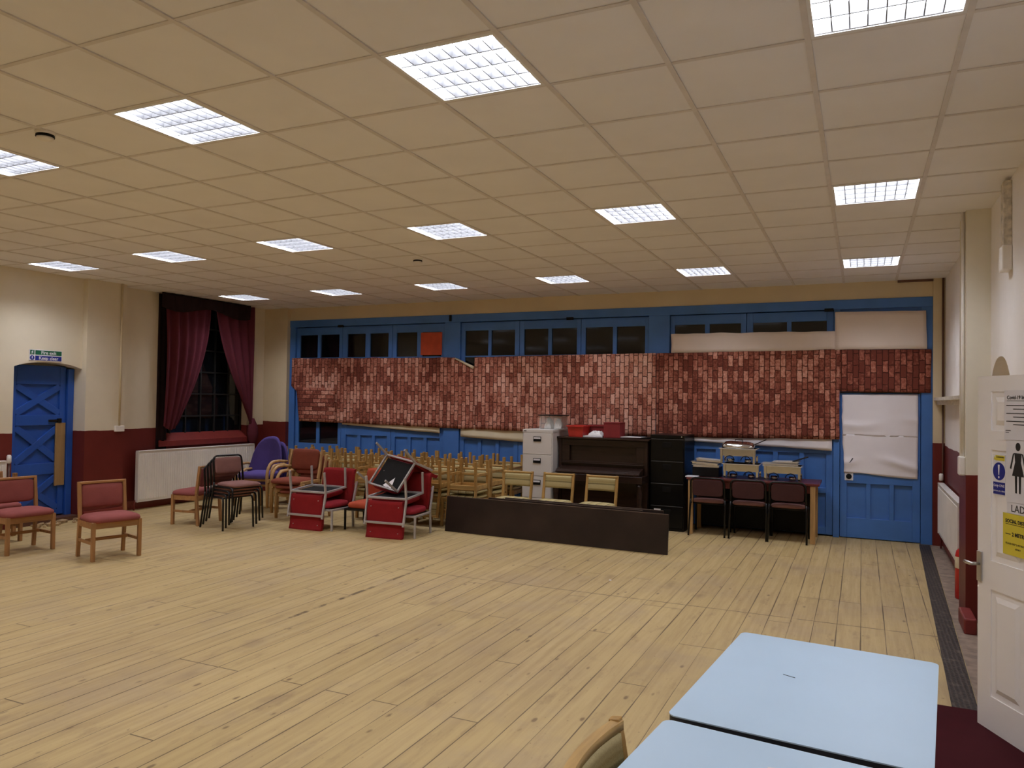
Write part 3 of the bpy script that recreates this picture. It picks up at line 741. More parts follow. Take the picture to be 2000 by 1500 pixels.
lab(o, 'burgundy curtain swept towards the corner by the folding doors', 'curtain')
mb = MB(); mb.lathe([(0.025, 0.0), (0.075, 0.05), (0.095, 0.18), (0.08, 0.32), (0.035, 0.42), (0.02, 0.45)], 20, (-9.68, 10.21, 0.86))
lab(mb.build('curtain_tail', 'curtain'), 'bunched tail of burgundy curtain hanging beside the sill', 'curtain')
# pipe and socket on the pier
t = thing('conduit', 'cream cable conduit with a white box on the pier by the fire door', 'conduit', (-9.56, 7.46, 0))
MB().tube([(0.02, 0, 1.24), (0.02, 0, CEIL-0.001)], 0.014).build('pipe', 'cream', t)
MB().box(0.0005, 0.045, -0.07, 0.07, 1.17, 1.25, 0.006).build('junction_box', 'white_gloss', t)

# ------------------------------------------------------------------ right wall things
t = thing('conduit', 'white cable conduit with a square box on the edge of the pier', 'conduit', (0.75, 7.05, 0))
MB().tube([(-0.016, 0, 1.18), (-0.016, 0, CEIL-0.001)], 0.014).build('pipe', 'white_gloss', t)
MB().box(-0.045, -0.0005, -0.06, 0.06, 1.15, 1.30, 0.010).build('junction_box', 'white_gloss', t)
t = thing('trunking', 'flaking white cable trunking high on the wall above the white door', 'cable trunking', (RX, 6.12, 0))
MB().box(-0.05, -0.0005, -0.06, 0.06, 2.80, 3.24, 0.004).build('duct', 'flaky', t)
MB().box(-0.06, -0.0005, -0.075, 0.075, 2.63, 2.80, 0.008).build('junction_box', 'white_gloss', t)
t = thing('fire_extinguisher', 'red fire extinguisher standing on the floor behind the pier', 'fire extinguisher', (0.822, 7.80, 0.004))
MB().lathe([(0.062, 0), (0.066, 0.01), (0.066, 0.37), (0.055, 0.42), (0.025, 0.45), (0.022, 0.47)], 20).build('cylinder', 'ext_red', t)
MB().lathe([(0.0665, 0.27), (0.0668, 0.271), (0.0668, 0.369), (0.0665, 0.37)], 20).build('label_band', 'lining', t)
mb = MB(); mb.lathe([(0.02, 0.47), (0.025, 0.49), (0.012, 0.51)], 12); mb.bar((0, 0, 0.505), (-0.02, -0.09, 0.53), 0.02, 0.012); mb.bar((0, 0, 0.49), (-0.02, -0.085, 0.475), 0.02, 0.010); mb.build('valve_handle', 'black', t)
mb = MB(); mb.tube([(0.0, 0.02, 0.48), (0.03, 0.06, 0.46), (0.035, 0.075, 0.35), (0.03, 0.072, 0.12)], 0.010); mb.build('hose', 'black', t)

# white panelled door, ajar, with notices
dx, dy = 0.350, -0.690; LN = math.hypot(dx, dy)
door = MB(); DW = 0.775; DH = 1.862; DT = 0.038
# local: x from latch edge (0) to hinge (DW), y = -DT..0 with y=0 visible side facing -Y local, z up
door.box(0, DW, 0.006, DT, 0.004, DH)
S = lambda a, b_, c, e: door.box(a, b_, 0, 0.0065, c, e)
xs = ((0.105, 0.345), (0.43, 0.67)); zs = ((0.19, 0.745), (0.895, 1.475), (1.575, 1.78))
S(0, 0.105, 0.004, DH); S(0.345, 0.43, 0.004, DH); S(0.67, DW, 0.004, DH)
for a, c in xs:
    S(a, c, 0.004, 0.19); S(a, c, 0.745, 0.895); S(a, c, 1.475, 1.575); S(a, c, 1.78, DH)
    for e, f in zs:
        # raised field with bevelled border
        n0 = [(a+.03, e+.03), (c-.03, e+.03), (c-.03, f-.03), (a+.03, f-.03)]; n1 = [(a+.055, e+.055), (c-.055, e+.055), (c-.055, f-.055), (a+.055, f-.055)]
        for k in range(4):
            q = (k+1) % 4
            door.face([(n0[k][0], 0.0058, n0[k][1]), (n0[q][0], 0.0058, n0[q][1]), (n1[q][0], -0.003, n1[q][1]), (n1[k][0], -0.003, n1[k][1])])
        door.face([(p[0], -0.003, p[1]) for p in n1])
dm = Matrix(((dx/LN, -dy/LN, 0, 0.57), (dy/LN, dx/LN, 0, 4.78), (0, 0, 1, 0), (0, 0, 0, 1)))
do = door.build('door_11', 'door_white'); do.matrix_world = dm
struct(do, 'white panelled door standing ajar with ladies notices', 'door')
h = MB().box(0.004, 0.040, -0.010, -0.0005, 0.77, 0.93, 0.003).build('handle_plate', 'chrome', do)
mb = MB(); mb.tube([(0.022, -0.010, 0.862), (0.022, -0.045, 0.862), (0.010, -0.052, 0.862), (-0.012, -0.054, 0.864), (-0.032, -0.052, 0.866)], [0.009, 0.009, 0.010, 0.010, 0.008], 10); mb.build('handle', 'chrome', h)
def on_door(name, label, cat, a, c, e, f, mat, y=-0.0042):
    o = MB().box(a, c, y-0.0012, y, e, f).build(name, mat); o.matrix_world = dm
    return lab(o, label, cat)
def dtext(par, s, size, x, z, mat='ink', bold=0.0, align='CENTER', y=-0.0062):
    return text('lettering', s, size, mat, par, frame_mat((x, y, z), (1, 0, 0), (0, 0, 1)), align, bold)
n1 = on_door('notice', 'white printed sheet headed Covid-19 at the top of the white door', 'notice', 0.215, 0.425, 1.535, 1.785, 'signwhite')
dtext(n1, 'Covid-19 Information', 0.026, 0.235, 1.748, bold=0.0004, align='LEFT')
MB().box(0.235, 0.405, -0.0062, -0.0056, 1.7305, 1.7325).build('underline', 'ink', n1)
mb = MB()
for k, z in enumerate((1.708, 1.690, 1.668, 1.650, 1.628, 1.612)): mb.box(0.23+(0.05 if k % 2 else 0), 0.41-(0.04 if k % 2 else 0), -0.0060, -0.0056, z-.0022, z+.0022)
mb.box(0.225, 0.262, -0.0060, -0.0056, 1.579, 1.583).box(0.225, 0.250, -0.0060, -0.0056, 1.570, 1.573)
mb.build('printed_lines', 'ink', n1)
n2 = on_door('pictogram_sheet', 'white sheet with a black woman symbol on the white door', 'notice', 0.230, 0.425, 1.222, 1.533, 'signwhite', -0.0040)
mb = MB(); cx = 0.315
def flat(poly): mb.prism(poly, -0.0062, -0.0052, 'Y')
flat([(cx+0.017*math.cos(2*PI*k/18), 1.502+0.021*math.sin(2*PI*k/18)) for k in range(18)])
flat([(cx-.026, 1.470), (cx+.026, 1.470), (cx+.020, 1.425), (cx+.042, 1.355), (cx-.042, 1.355), (cx-.020, 1.425)])
flat([(cx-.026, 1.470), (cx-.036, 1.466), (cx-.058, 1.392), (cx-.048, 1.388)]); flat([(cx+.026, 1.470), (cx+.048, 1.388), (cx+.058, 1.392), (cx+.036, 1.466)])
flat([(cx-.022, 1.355), (cx-.006, 1.355), (cx-.008, 1.270), (cx-.019, 1.270)]); flat([(cx+.006, 1.355), (cx+.022, 1.355), (cx+.019, 1.270), (cx+.008, 1.270)])
mb.build('woman_symbol', 'ink', n2)
n3 = on_door('safety_sign', 'blue exclamation sign with a yellow strip on the white door', 'sign', 0.130, 0.224, 1.245, 1.455, 'signwhite')
MB().box(0.150, 0.218, -0.0064, -0.0054, 1.423, 1.450).build('warning_strip', 'signyellow', n3)
mb = MB(); mb.prism([(0.136, 1.426), (0.152, 1.426), (0.144, 1.447)], -0.0064, -0.0054, 'Y'); mb.build('warning_triangle', 'signyellow', n3)
text('lettering', 'CORONAVIRUS', 0.0085, 'ink', n3, frame_mat((0.186, -0.0070, 1.441), (1, 0, 0), (0, 0, 1)))
disc('notice_disc', (0.176, -0.0054, 1.368), 0.046, 'signblue', n3, 'Y', 0.001)
mb = MB(); mb.prism([(0.169, 1.402), (0.183, 1.402), (0.179, 1.350), (0.173, 1.350)], -0.0074, -0.0066, 'Y'); mb.prism([(0.176+0.006*math.cos(2*PI*k/12), 1.338+0.006*math.sin(2*PI*k/12)) for k in range(12)], -0.0074, -0.0066, 'Y'); mb.build('exclamation_mark', 'signwhite', n3)
MB().box(0.133, 0.221, -0.0064, -0.0054, 1.250, 1.312).build('blue_band', 'signblue', n3)
dtext(n3, 'Only ONE', 0.019, 0.177, 1.294, 'signwhite', y=-0.0068); dtext(n3, 'person at a time', 0.0135, 0.177, 1.268, 'signwhite', y=-0.0068)
n4 = on_door('notice', 'white paper strip reading LADIES on the white door', 'notice', 0.235, 0.425, 1.165, 1.220, 'signwhite')
dtext(n4, 'LADIES', 0.052, 0.265, 1.190, align='LEFT', y=-0.0058)
n5 = on_door('notice', 'yellow social distancing sheet on the white door', 'notice', 0.206, 0.430, 0.955, 1.163, 'signyellow')
dtext(n5, 'SOCIAL DISTANCING', 0.024, 0.225, 1.125, bold=0.0009, align='LEFT', y=-0.0058); MB().box(0.225, 0.415, -0.0060, -0.0055, 1.1085, 1.111).build('underline', 'ink', n5)
dtext(n5, '2 METRES', 0.026, 0.272, 1.060, bold=0.0009, align='LEFT', y=-0.0058)
mb = MB(); mb.bar((0.226, -0.0058, 1.060), (0.262, -0.0058, 1.060), 0.0008, 0.004); mb.build('arrow_mark', 'ink', n5)
dtext(n5, 'PLEASE KEEP 2 METRES', 0.013, 0.226, 1.012, align='LEFT', y=-0.0058); dtext(n5, 'APART', 0.013, 0.295, 0.990, align='LEFT', y=-0.0058)

# ------------------------------------------------------------------ chairs (all face -Y in their own space)
def make_side_chair(label):
    t = thing('side_chair', label, 'chair', group='rose upholstered side chairs')
    MB().pad(-.245, .245, -.225, .19, .385, .435, .028).build('seat', 'rose', t)
    x = Matrix.Translation((0, 0.205, 0.625)) @ Matrix.Rotation(PI/2-0.10, 4, 'X')
    MB(x).pad(-.215, .215, -.125, .125, -.022, .012, .012).build('backrest', 'rose', t)
    MB().bar((-.225, .215, .762), (.225, .215, .762), .034, .026, .006).build('top_rail', 'redwood_x', t)
    for s in (-1, 1):
        MB().box(s*.228-.019, s*.228+.019, -.205, -.167, 0, .395, .005).build('leg', 'redwood', t)
        mb = MB(); mb.bar((s*.226, .21, 0), (s*.226, .175, .40), .036, .036, .005); mb.bar((s*.226, .175, .40), (s*.226, .222, .775), .034, .036, .005); mb.build('leg', 'redwood', t)
        MB().box(s*.228-.010, s*.228+.010, -.167, .175, .165, .195, .003).build('stretcher', 'redwood', t)
    MB().box(-.21, .21, .05, .072, .168, .20, .003).build('stretcher', 'redwood_x', t)
    MB().box(-.21, .21, -.198, -.175, .325, .388, .003).box(-.21, .21, .165, .185, .325, .388, .003).box(-.238, -.218, -.17, .17, .325, .388, .003).box(.218, .238, -.17, .17, .325, .388, .003).build('seat_frame', 'redwood_x', t)
    return t
c1 = make_side_chair('rose red chair standing alone in front of the fire door, whole chair in view')
c1.location = (-7.16, 5.515, 0); c1.rotation_euler = (0, 0, math.radians(74))
dup(c1, 'rose red chair in front of the white radiator before the fire door', (-8.21, 5.27, 0), (0, 0, math.radians(83)))
dup(c1, 'rose red chair by the long radiator, turned to the wall beside the black stacked chairs', (-8.06, 7.50, 0), (0, 0, math.radians(-82)))
o = MB().box(-9.15, -9.11, 5.74, 5.78, 0, 0.74, .004).box(-9.152, -9.108, 5.738, 5.782, 0.735, 0.745, .003).build('timber_post', 'redwood')
lab(o, 'short brown timber post standing behind the chair by the fire door', 'post')
dup(c1, 'rose red chair half hidden behind another, between it and the radiator', (-8.95, 5.38, 0), (0, 0, math.radians(88)))

def make_tube_chair(label, fab, top=.79, tmat='black_metal', seat='mauve'):
    t = thing('tube_chair', label, 'chair')
    MB().pad(-.205, .205, -.235, .175, .415, .455, .02).build('seat', seat, t)
    x = Matrix.Translation((0, 0.205, top-.125)) @ Matrix.Rotation(PI/2-0.12, 4, 'X')
    MB(x).pad(-.192, .192, -.105, .105, -.016, .012, .008).build('backrest', fab, t)
    r = .06; pts = []
    zt = top+.0
    for s in (-1, 1):
        MB().tube([(s*.225, .26, 0), (s*.218, .19, .40), (s*.214, .185, .46)], .0125, 8).build('leg', tmat, t)
        MB().tube([(s*.225, -.22, 0), (s*.218, -.205, .36), (s*.214, -.195, .395), (s*.210, -.165, .408), (s*.212, .185, .412)], .0125, 8).build('leg', tmat, t)
    a = [(-.214, .185, .46), (-.210, .215, zt-.08)]
    for k in range(1, 6):
        q = k/5*PI/2; a.append((-.21+r*(1-math.cos(q)), .222, zt-.06+r*math.sin(q)))
    b_ = [(-p[0], p[1], p[2]) for p in a[::-1]]
    MB().tube(a+b_, .0125, 8).build('back_frame', tmat, t)
    for yy in (-.18, .14): MB().tube([(-.215, yy, .402), (.215, yy, .402)], .009, 6).build('cross_rail', tmat, t)
    return t
tc = make_tube_chair('lowest of the four stacked black tube chairs with mauve seats', 'mauve')
rz = math.radians(80); fx, fy = math.sin(rz), -math.cos(rz)
for k in range(4):
    pos = (-7.44+fx*.062*k, 7.44+fy*.062*k, 0.045*k)
    if k == 0: tc.location = pos; tc.rotation_euler = (0, 0, rz); tc['group'] = 'stacked black tube chairs'
    else: dup(tc, ['', 'second from the floor', 'third from the floor', 'topmost'][k]+' of the four stacked black tube chairs with mauve seats', pos, (0, 0, rz))

def make_tub(label):
    t = thing('tub_chair', label, 'chair', group='stacked purple chairs')
    MB().pad(-.27, .27, -.27, .24, .40, .47, .03).build('seat', 'purple', t)
    def shell(off):
        def fn(u, v):
            a = (u-.5)*2.0
            z = .44+v*(.56*math.sqrt(max(0.0, 1-abs(a)**2.6*.92)))
            return (a*.275*(1-0.10*v*v), .26-.16*a*a+.05*v+off, z)
        return fn
    mb = MB(); mb.grid(shell(0), 24, 12, (0, -.055, 0)); mb.build('backrest', 'purple', t)
    for s in (-1, 1):
        pts = [(s*.30, -.25, 0), (s*.30, -.24, .50)]+[(s*.30, -.24+.10*(1-math.cos(q)), .50+.10*math.sin(q)) for q in (0.4, 0.8, 1.2, 1.57)]+[(s*.30, .10, .60), (s*.30, .22, .57), (s*.29, .27, .40), (s*.29, .29, 0)]
        MB().tube(pts, .021, 6).build('arm_frame', 'beech', t)
    for yy in (-.2, .22): MB().bar((-.3, yy, .385), (.3, yy, .385), .03, .04).build('cross_rail', 'beech_x', t)
    return t
pz = math.radians(12)
tb = make_tub('purple round-backed chair, under one in the stack by the long radiator'); tb.location = (-8.11, 8.90, 0); tb.rotation_euler = (0, 0, pz)
dup(tb, 'purple round-backed chair on top of the stack by the long radiator', (-8.15, 8.80, 0.085), (0, 0, pz))

def make_armchair(label):
    t = thing('armchair', label, 'chair', group='stacked bentwood armchairs')
    MB().pad(-.24, .24, -.26, .20, .35, .40, .03).build('seat', 'rust', t)
    x = Matrix.Translation((0, 0.245, 0.665)) @ Matrix.Rotation(PI/2-0.16, 4, 'X')
    MB(x).pad(-.225, .225, -.15, .15, -.022, .018, .015).build('backrest', 'rust', t)
    for s in (-1, 1):
        pts = [(s*.30, -.20, 0), (s*.30, -.22, .45)]+[(s*.30, -.22+.16*(1-math.cos(q)), .45+.19*math.sin(q)) for q in (.3, .6, .9, 1.2, 1.57)]+[(s*.30, .05, .64), (s*.285, .20, .625)]
        if s < 0: MB().tube(pts, .023, 6).build('arm_frame', 'beech', t)
        else: MB().box(s*.29-.02, s*.29+.02, -.225, -.18, 0, .36, .006).build('leg', 'beech', t)
        mb = MB(); mb.bar((s*.265, .27, 0), (s*.26, .19, .40), .030, .045, .005); mb.bar((s*.26, .19, .40), (s*.255, .29, .80), .030, .040, .005); mb.build('leg', 'beech', t)
        MB().bar((s*.278, -.23, .372), (s*.265, .20, .372), .024, .045, .004).build('side_rail', 'beech', t)
    for xx, yy in ((.29, -.19), (.26, .19)): MB().bar((-xx, yy, .325), (xx, yy, .325), .024, .05, .004).build('cross_rail', 'beech_x', t)
    return t
ac = make_armchair('lowest of the three stacked bentwood armchairs with rust brown seats')
az = math.radians(4)
for k in range(3):
    pos = (-7.16-.055*k, 8.56-.03*k, 0.068*k)
    if k == 0: ac.location = pos; ac.rotation_euler = (0, 0, az)
    else: dup(ac, ['', 'middle one', 'topmost'][k]+' of the three stacked bentwood armchairs with rust brown seats', pos, (0, 0, az))

def make_steel_chair(label, fab='scarlet', seat='crimson', frame='silver', sled=False):
    t = thing('steel_chair', label, 'chair')
    MB().pad(-.25, .25, -.24, .20, .285, .345, .02).build('seat', seat, t)
    MB().box(-.235, .235, -.215, .185, .272, .284).build('seat_underside', 'under', t)
    def bk(u, v):
        a = (u-.5)*2; return (a*.25*(1-.25*max(0, .25-v)), .262+.04*v-.01*a*a+(.28*max(0, v-.8)**1.5), .30+.45*v-.006*a**6)
    mb = MB(); mb.grid(bk, 12, 12, (0, -.045, 0)); q = mb.build('backrest', fab, t)
    mb = MB()
    for sx in (-1, 1):
        for zz in (.36, .67): mb.box(sx*.19-.004, sx*.19+.004, .262+.04*(zz-.3)/.45-.006, .262+.04*(zz-.3)/.45+.004, zz-.004, zz+.004)
    mb.build('screw', 'screw', t)
    W = .27
    for s in (-1, 1):
        MB().bar((s*W, -.215, 0), (s*W, -.215, .272), .022, .026, .003).build('leg', frame, t)
        mb = MB(); mb.bar((s*W, .235, 0), (s*W, .215, .28), .022, .028, .003); mb.bar((s*W, .215, .28), (s*W*.99, .30, .585), .022, .028, .003); mb.build('leg', frame, t)
        MB().bar((s*W, -.215, .262), (s*W, .215, .262), .022, .024, .003).build('side_rail', frame, t)
    for yy in (-.215, .218): MB().bar((-W, yy, .262), (W, yy, .262), .022, .026, .003).build('cross_rail', frame, t)
    MB().bar((-W, .297, .55), (W, .297, .55), .022, .026, .003).build('back_bar', frame, t)
    return t
g = 'red steel framed chairs'
sc = make_steel_chair('upright red steel chair under the upturned one beside the bentwood armchairs'); sc['group'] = g
sc.location = (-6.36, 8.05, 0)
# two upturned ones, back panels resting on the floor
def upturned(label, x, y, yaw, tilt=0.07):
    m = Matrix.Translation((x, y, 0.756)) @ Matrix.Rotation(yaw, 4, 'Z') @ Matrix.Rotation(PI+tilt, 4, 'X')
    o = dup(sc, label); o.matrix_world = m; return o
upturned('upturned red steel chair beside the bentwood armchairs, legs in the air', -6.47, 8.02, math.radians(2))
c3 = dup(sc, 'upright red steel chair next to the brown boards, two more chairs on it', (-5.20, 8.10, 0), (0, 0, math.radians(6)))
upturned('upturned red steel chair next to the brown boards, its back resting on the floor', -5.27, 8.01, math.radians(4))
L = Vector((-.15, -.80, .58)).normalized(); V = Vector((.25, .55, .80)); V = (V-L*V.dot(L)).normalized(); Xv = V.cross(-L)
m = Matrix((Xv, V, -L)).transposed().to_4x4(); m.translation = Vector((-5.40, 8.14, .752)) - m.to_3x3() @ Vector((0, 0, .262))
tip = dup(sc, 'red steel chair tipped on top with its black underside showing'); tip.matrix_world = m
u = [c for c in tip.children if c.name.startswith('seat_underside')][0]
pp = MB(); pp.face([(-.13, -.20, .268), (-.02, -.19, .262), (-.06, -.12, .255), (-.10, -.05, .262)]); pp.face([(-.05, -.2, .266), (.03, -.19, .262), (-.02, -.13, .26)])
sl = pp.build('paper_slip', 'white_paper', tip); sl['label'] = 'torn white paper label'
oc = make_steel_chair('orange chair between the two pairs of red steel chairs', 'orange', 'orange', 'black_metal'); oc.location = (-5.78, 8.27, 0); oc.rotation_euler = (0, 0, math.radians(3)); oc['group'] = 'odd steel chairs'

# light wood chairs with striped pads
OZ = Matrix.Diagonal((1, 1, .97, 1))
def make_oak_chair(label):
    t = thing('oak_chair', label, 'chair', group='light wood chairs with striped seats')
    MB(OZ).pad(-.215, .215, -.215, .185, .40, .435, .018).build('seat', 'stripe_seat', t)
    MB(OZ).box(-.195, .195, -.195, .17, .388, .400).build('seat_board', 'ply', t)
    def bk(u, v):
        a = (u-.5)*2; return (a*.178, .222+.022*v+.022*(1-a*a), .585+.165*v)
    MB(OZ).grid(bk, 12, 6, (0, -.028, 0)).build('backrest', 'stripe_back', t)
    def tr(u, v):
        a = (u-.5)*2; return (a*.20, .246+.022*(1-a*a), .752+.028*v)
    MB(OZ).grid(tr, 12, 2, (0, -.030, 0)).build('top_rail', 'oak_x', t)
    for s in (-1, 1):
        MB(OZ).box(s*.20-.018, s*.20+.018, -.20, -.164, 0, .395, .004).build('leg', 'oak', t)
        mb = MB(OZ); mb.bar((s*.197, .20, 0), (s*.197, .175, .40), .034, .036, .004); mb.bar((s*.197, .175, .40), (s*.197, .242, .785), .032, .034, .004); mb.build('leg', 'oak', t)
        MB(OZ).box(s*.198-.010, s*.198+.010, -.165, .18, .17, .205, .003).build('stretcher', 'oak', t)
    MB(OZ).box(-.19, .19, -.192, -.172, .325, .388, .003).box(-.19, .19, .165, .183, .325, .388, .003).box(-.208, -.190, -.165, .165, .325, .388, .003).box(.190, .208, -.165, .165, .325, .388, .003).build('seat_frame', 'oak_x', t)
    MB(OZ).box(-.19, .19, -.190, -.172, .19, .222, .003).build('stretcher', 'oak_x', t)
    return t
ok = make_oak_chair('light wood chair with a striped seat tucked in at the pale blue tables')
ok.location = (-.43, 1.995, 0); ok.rotation_euler = (0, 0, math.radians(87))
ok['group'] = 'light wood chairs with striped seats'
for i, (x, s) in enumerate(((-4.12, 'nearest the stacked chairs'), (-3.555, 'in the middle of the three'), (-2.99, 'in front of the black filing cabinet'))):
    dup(ok, 'striped light wood chair behind the brown boards, '+s, (x, 8.98+.02*i, 0), (0, 0, math.radians((2, 1, -2)[i])))
rowname = ['front row', 'middle row', 'row against the blue doors']
for r in range(3):
    for k in range(4 if r == 0 else 8):
        X, Y = -4.79-.51*k, 9.08+.60*r
        jx, jy, ja = random.uniform(-.03, .03), random.uniform(-.02, .02), random.uniform(-.06, .06)
        where = '%s, %s from the filing cabinet' % (rowname[r], ORD[k])
        dup(ok, 'upright packed chair, '+where, (X+jx, Y+jy, 0), (0, 0, ja), 'packed light wood chairs')
        m = Matrix.Translation((X+jx+random.uniform(-.02, .02), Y+jy-.055, 0.882)) @ Matrix.Rotation(ja+random.uniform(-.05, .05), 4, 'Z') @ Matrix.Rotation(PI, 4, 'X')
        o = dup(ok, 'upturned packed chair, legs up, '+where, group='packed light wood chairs'); o.matrix_world = m

# ------------------------------------------------------------------ brown boards leaning on the chairs
def board(label, xa, xb, ya, yb, h, lean, th=.035, mat='board'):
    """long board on its edge from (xa,ya) to (xb,yb), leaning back by lean"""
    d = Vector((xb-xa, yb-ya, 0)); Ln = d.length; d.normalize(); n_ = Vector((-d.y, d.x, 0))
    m = Matrix((d, n_, Vector((0, 0, 1)))).transposed().to_4x4(); m.translation = Vector((xa, ya, 0))
    m = m @ Matrix.Rotation(-lean, 4, 'X')
    t = thing('trestle_board', label, 'board', group='brown boards on edge'); t.matrix_world = m
    MB().box(0, Ln, 0, th, 0.0, h, .004).build('panel', mat, t)
    MB().box(0.005, Ln-.005, -.001, th+.001, h-.004, h+.003, .001).build('worn_edge', 'boardedge', t)
    return t
board('front brown board, the longest, standing on its edge', -4.87, -1.955, 8.575, 8.43, .445, .10)
board('second brown board, its upper edge just behind the longest', -4.30, -2.28, 8.64, 8.535, .455, .08)
board('rearmost brown board, its upper edge showing behind the other two', -4.10, -2.05, 8.715, 8.595, .46, .06, .03)

# ------------------------------------------------------------------ filing cabinets
def cabinet(label, W, D, Hh, mat, loc, rz, line):
    t = thing('filing_cabinet', label, 'filing cabinet', loc, rz)
    MB().box(0, W, 0.012, D, 0, Hh-.03, .003).box(0, W, 0, D, Hh-.045, Hh, .004).box(0, W, 0.002, .012, 0, .035).build('body', mat, t)
    hh = (Hh-.045-.04)/4
    for k in range(4):
        z0 = .038+k*hh
        d = MB().box(.012, W-.012, -.004, .012, z0+.004, z0+hh-.003, .003).build('drawer', mat, t)
        if line: MB().box(.012, W-.012, -.0055, -.0035, z0+hh-.012, z0+hh-.006).build('drawer_lip', 'cab_edge', d)
        hx, hz = W*.5, z0+hh*.72
        hb = MB().box(hx-.058, hx+.058, -.012, -.0042, hz-.034, hz+.034, .003).build('handle', 'black', d)
        hb['label'] = 'black recessed handle'
        MB().box(hx-.050, hx+.050, -.0135, -.012, hz+.002, hz+.026).build('label_holder', 'signwhite' if not line else 'black', hb)
    return t
M['cab_edge'] = plain('drawer_lip_grey', (0.10, 0.10, 0.10), 0.3)
wc = cabinet('tall pale grey filing cabinet with four drawers beside the piano', .455, .62, 1.29, 'cab_white', (-4.335, 9.80, 0), 0.0, False)
MB().box(.02, .06, -.002, 0.0, 1.262, 1.272).build('maker_plate', 'ink', wc); MB().lathe([(.006, 0), (.006, .004)], 10).build('lock', 'chrome', wc, (.40, -.001, 1.266))
bc = cabinet('tall black filing cabinet between the piano and the chafing dish table', .455, .60, 1.262, 'cab_black', (-2.565, 10.03, 0), -0.02, True)
for ch in list(bc.children):
    if ch.name.startswith('drawer'):
        for h_ in list(ch.children):
            if h_.name.startswith('handle'): h_['label'] = 'black handle'
MB().box(.058, .148, -.0065, -.0045, .241, .284).build('paper_label', 'signwhite', bc); MB().box(.41, .425, -.002, 0.0, 1.235, 1.25).build('lock', 'chrome', bc)

# on the pale cabinet
t = thing('plastic_tub', 'clear plastic tub with black rim and white bags inside on the pale filing cabinet', 'tub', (-4.00, 10.14, 1.29))
mb = MB()
for (a, c, e, f) in ((-.17, .17, -.13, -.126), (-.17, .17, .126, .13), (-.17, -.166, -.126, .126), (.166, .17, -.126, .126)): mb.box(a, c, e, f, .003, .19)
mb.box(-.17, .17, -.13, .13, 0, .003); mb.build('wall', 'clear', t)
MB().box(-.19, .185, -.145, .145, .19, .205, .004).build('lid', 'black', t)
o = MB().grid(lambda u, v: (-.11+.10*u+.02*nz(u*6, v*6, 1), -.09+.16*v, .012+.15*(math.sin(u*PI)*math.sin(v*PI))**.5+.02*nz(u*9, v*9, 2)), 14, 14, (0, 0, -.006)).build('crumpled_bag', 'bag'); o.location = (-4.00, 10.14, 1.29)
lab(o, 'crumpled white bag inside the clear plastic tub, on the curtain side', 'bag')
o = MB().grid(lambda u, v: (.03+.10*u+.02*nz(u*6, v*6, 5), -.09+.16*v, .012+.14*(math.sin(u*PI)*math.sin(v*PI))**.5+.02*nz(u*9, v*9, 6)), 14, 14, (0, 0, -.006)).build('crumpled_bag', 'bag'); o.location = (-4.00, 10.14, 1.29)
lab(o, 'crumpled white bag inside the clear plastic tub, on the piano side', 'bag')

# ------------------------------------------------------------------ piano
px0, px1, py = -3.86, -2.59, 9.98
t = thing('upright_piano', 'dark upright piano standing between two filing cabinets', 'piano', (0, 0, 0))
MB().box(px0, px0+.045, py, 10.56, 0, 1.17, .004).box(px1-.045, px1, py, 10.56, 0, 1.17, .004).box(px0+.045, px1-.045, 10.0, 10.56, .06, .70).box(px0+.045, px1-.045, py+.06, 10.56, .70, 1.165).build('case', 'piano', t)
MB().box(px0-.02, px1+.02, py-.025, 10.575, 1.17, 1.198, .006).build('lid', 'piano', t)
mb = MB(); F_ = lambda a, c, e, f: mb.box(a, c, py+.012, py+.06, e, f, .004)
F_(px0+.045, px1-.045, 1.08, 1.168); F_(px0+.045, px1-.045, .80, .87); F_(px0+.045, px0+.16, .87, 1.08); F_(px1-.16, px1-.045, .87, 1.08); mb.box(px0+.05, px1-.05, py-.03, py+.02, .835, .85, .004)
mb.build('upper_panel', 'piano', t)
mb = MB(); mb.prism([(py+.02, .80), (py-.02, .80), (py-.20, .765), (py-.24, .735), (py-.24, .72), (py+.02, .72)], px0+.05, px1-.05, 'X'); mb.build('fall_board', 'piano', t)
MB().box(px0, px1, py-.27, py+.02, .62, .715, .006).build('key_bed', 'piano', t)
for x in (px0+.05, px1-.05):
    mb = MB(Matrix.Translation((x, py-.21, 0))); mb.lathe([(.035, 0), (.04, .03), (.025, .08), (.035, .30), (.045, .50), (.03, .56), (.045, .62)], 14); mb.build('leg', 'piano', t)
mb = MB()
for k in (-.09, .07): mb.bar(((px0+px1)/2+k, py+.01, .06), ((px0+px1)/2+k, py-.10, .05), .035, .012, .003)
mb.build('pedal', 'chrome', t)
PT = 1.198
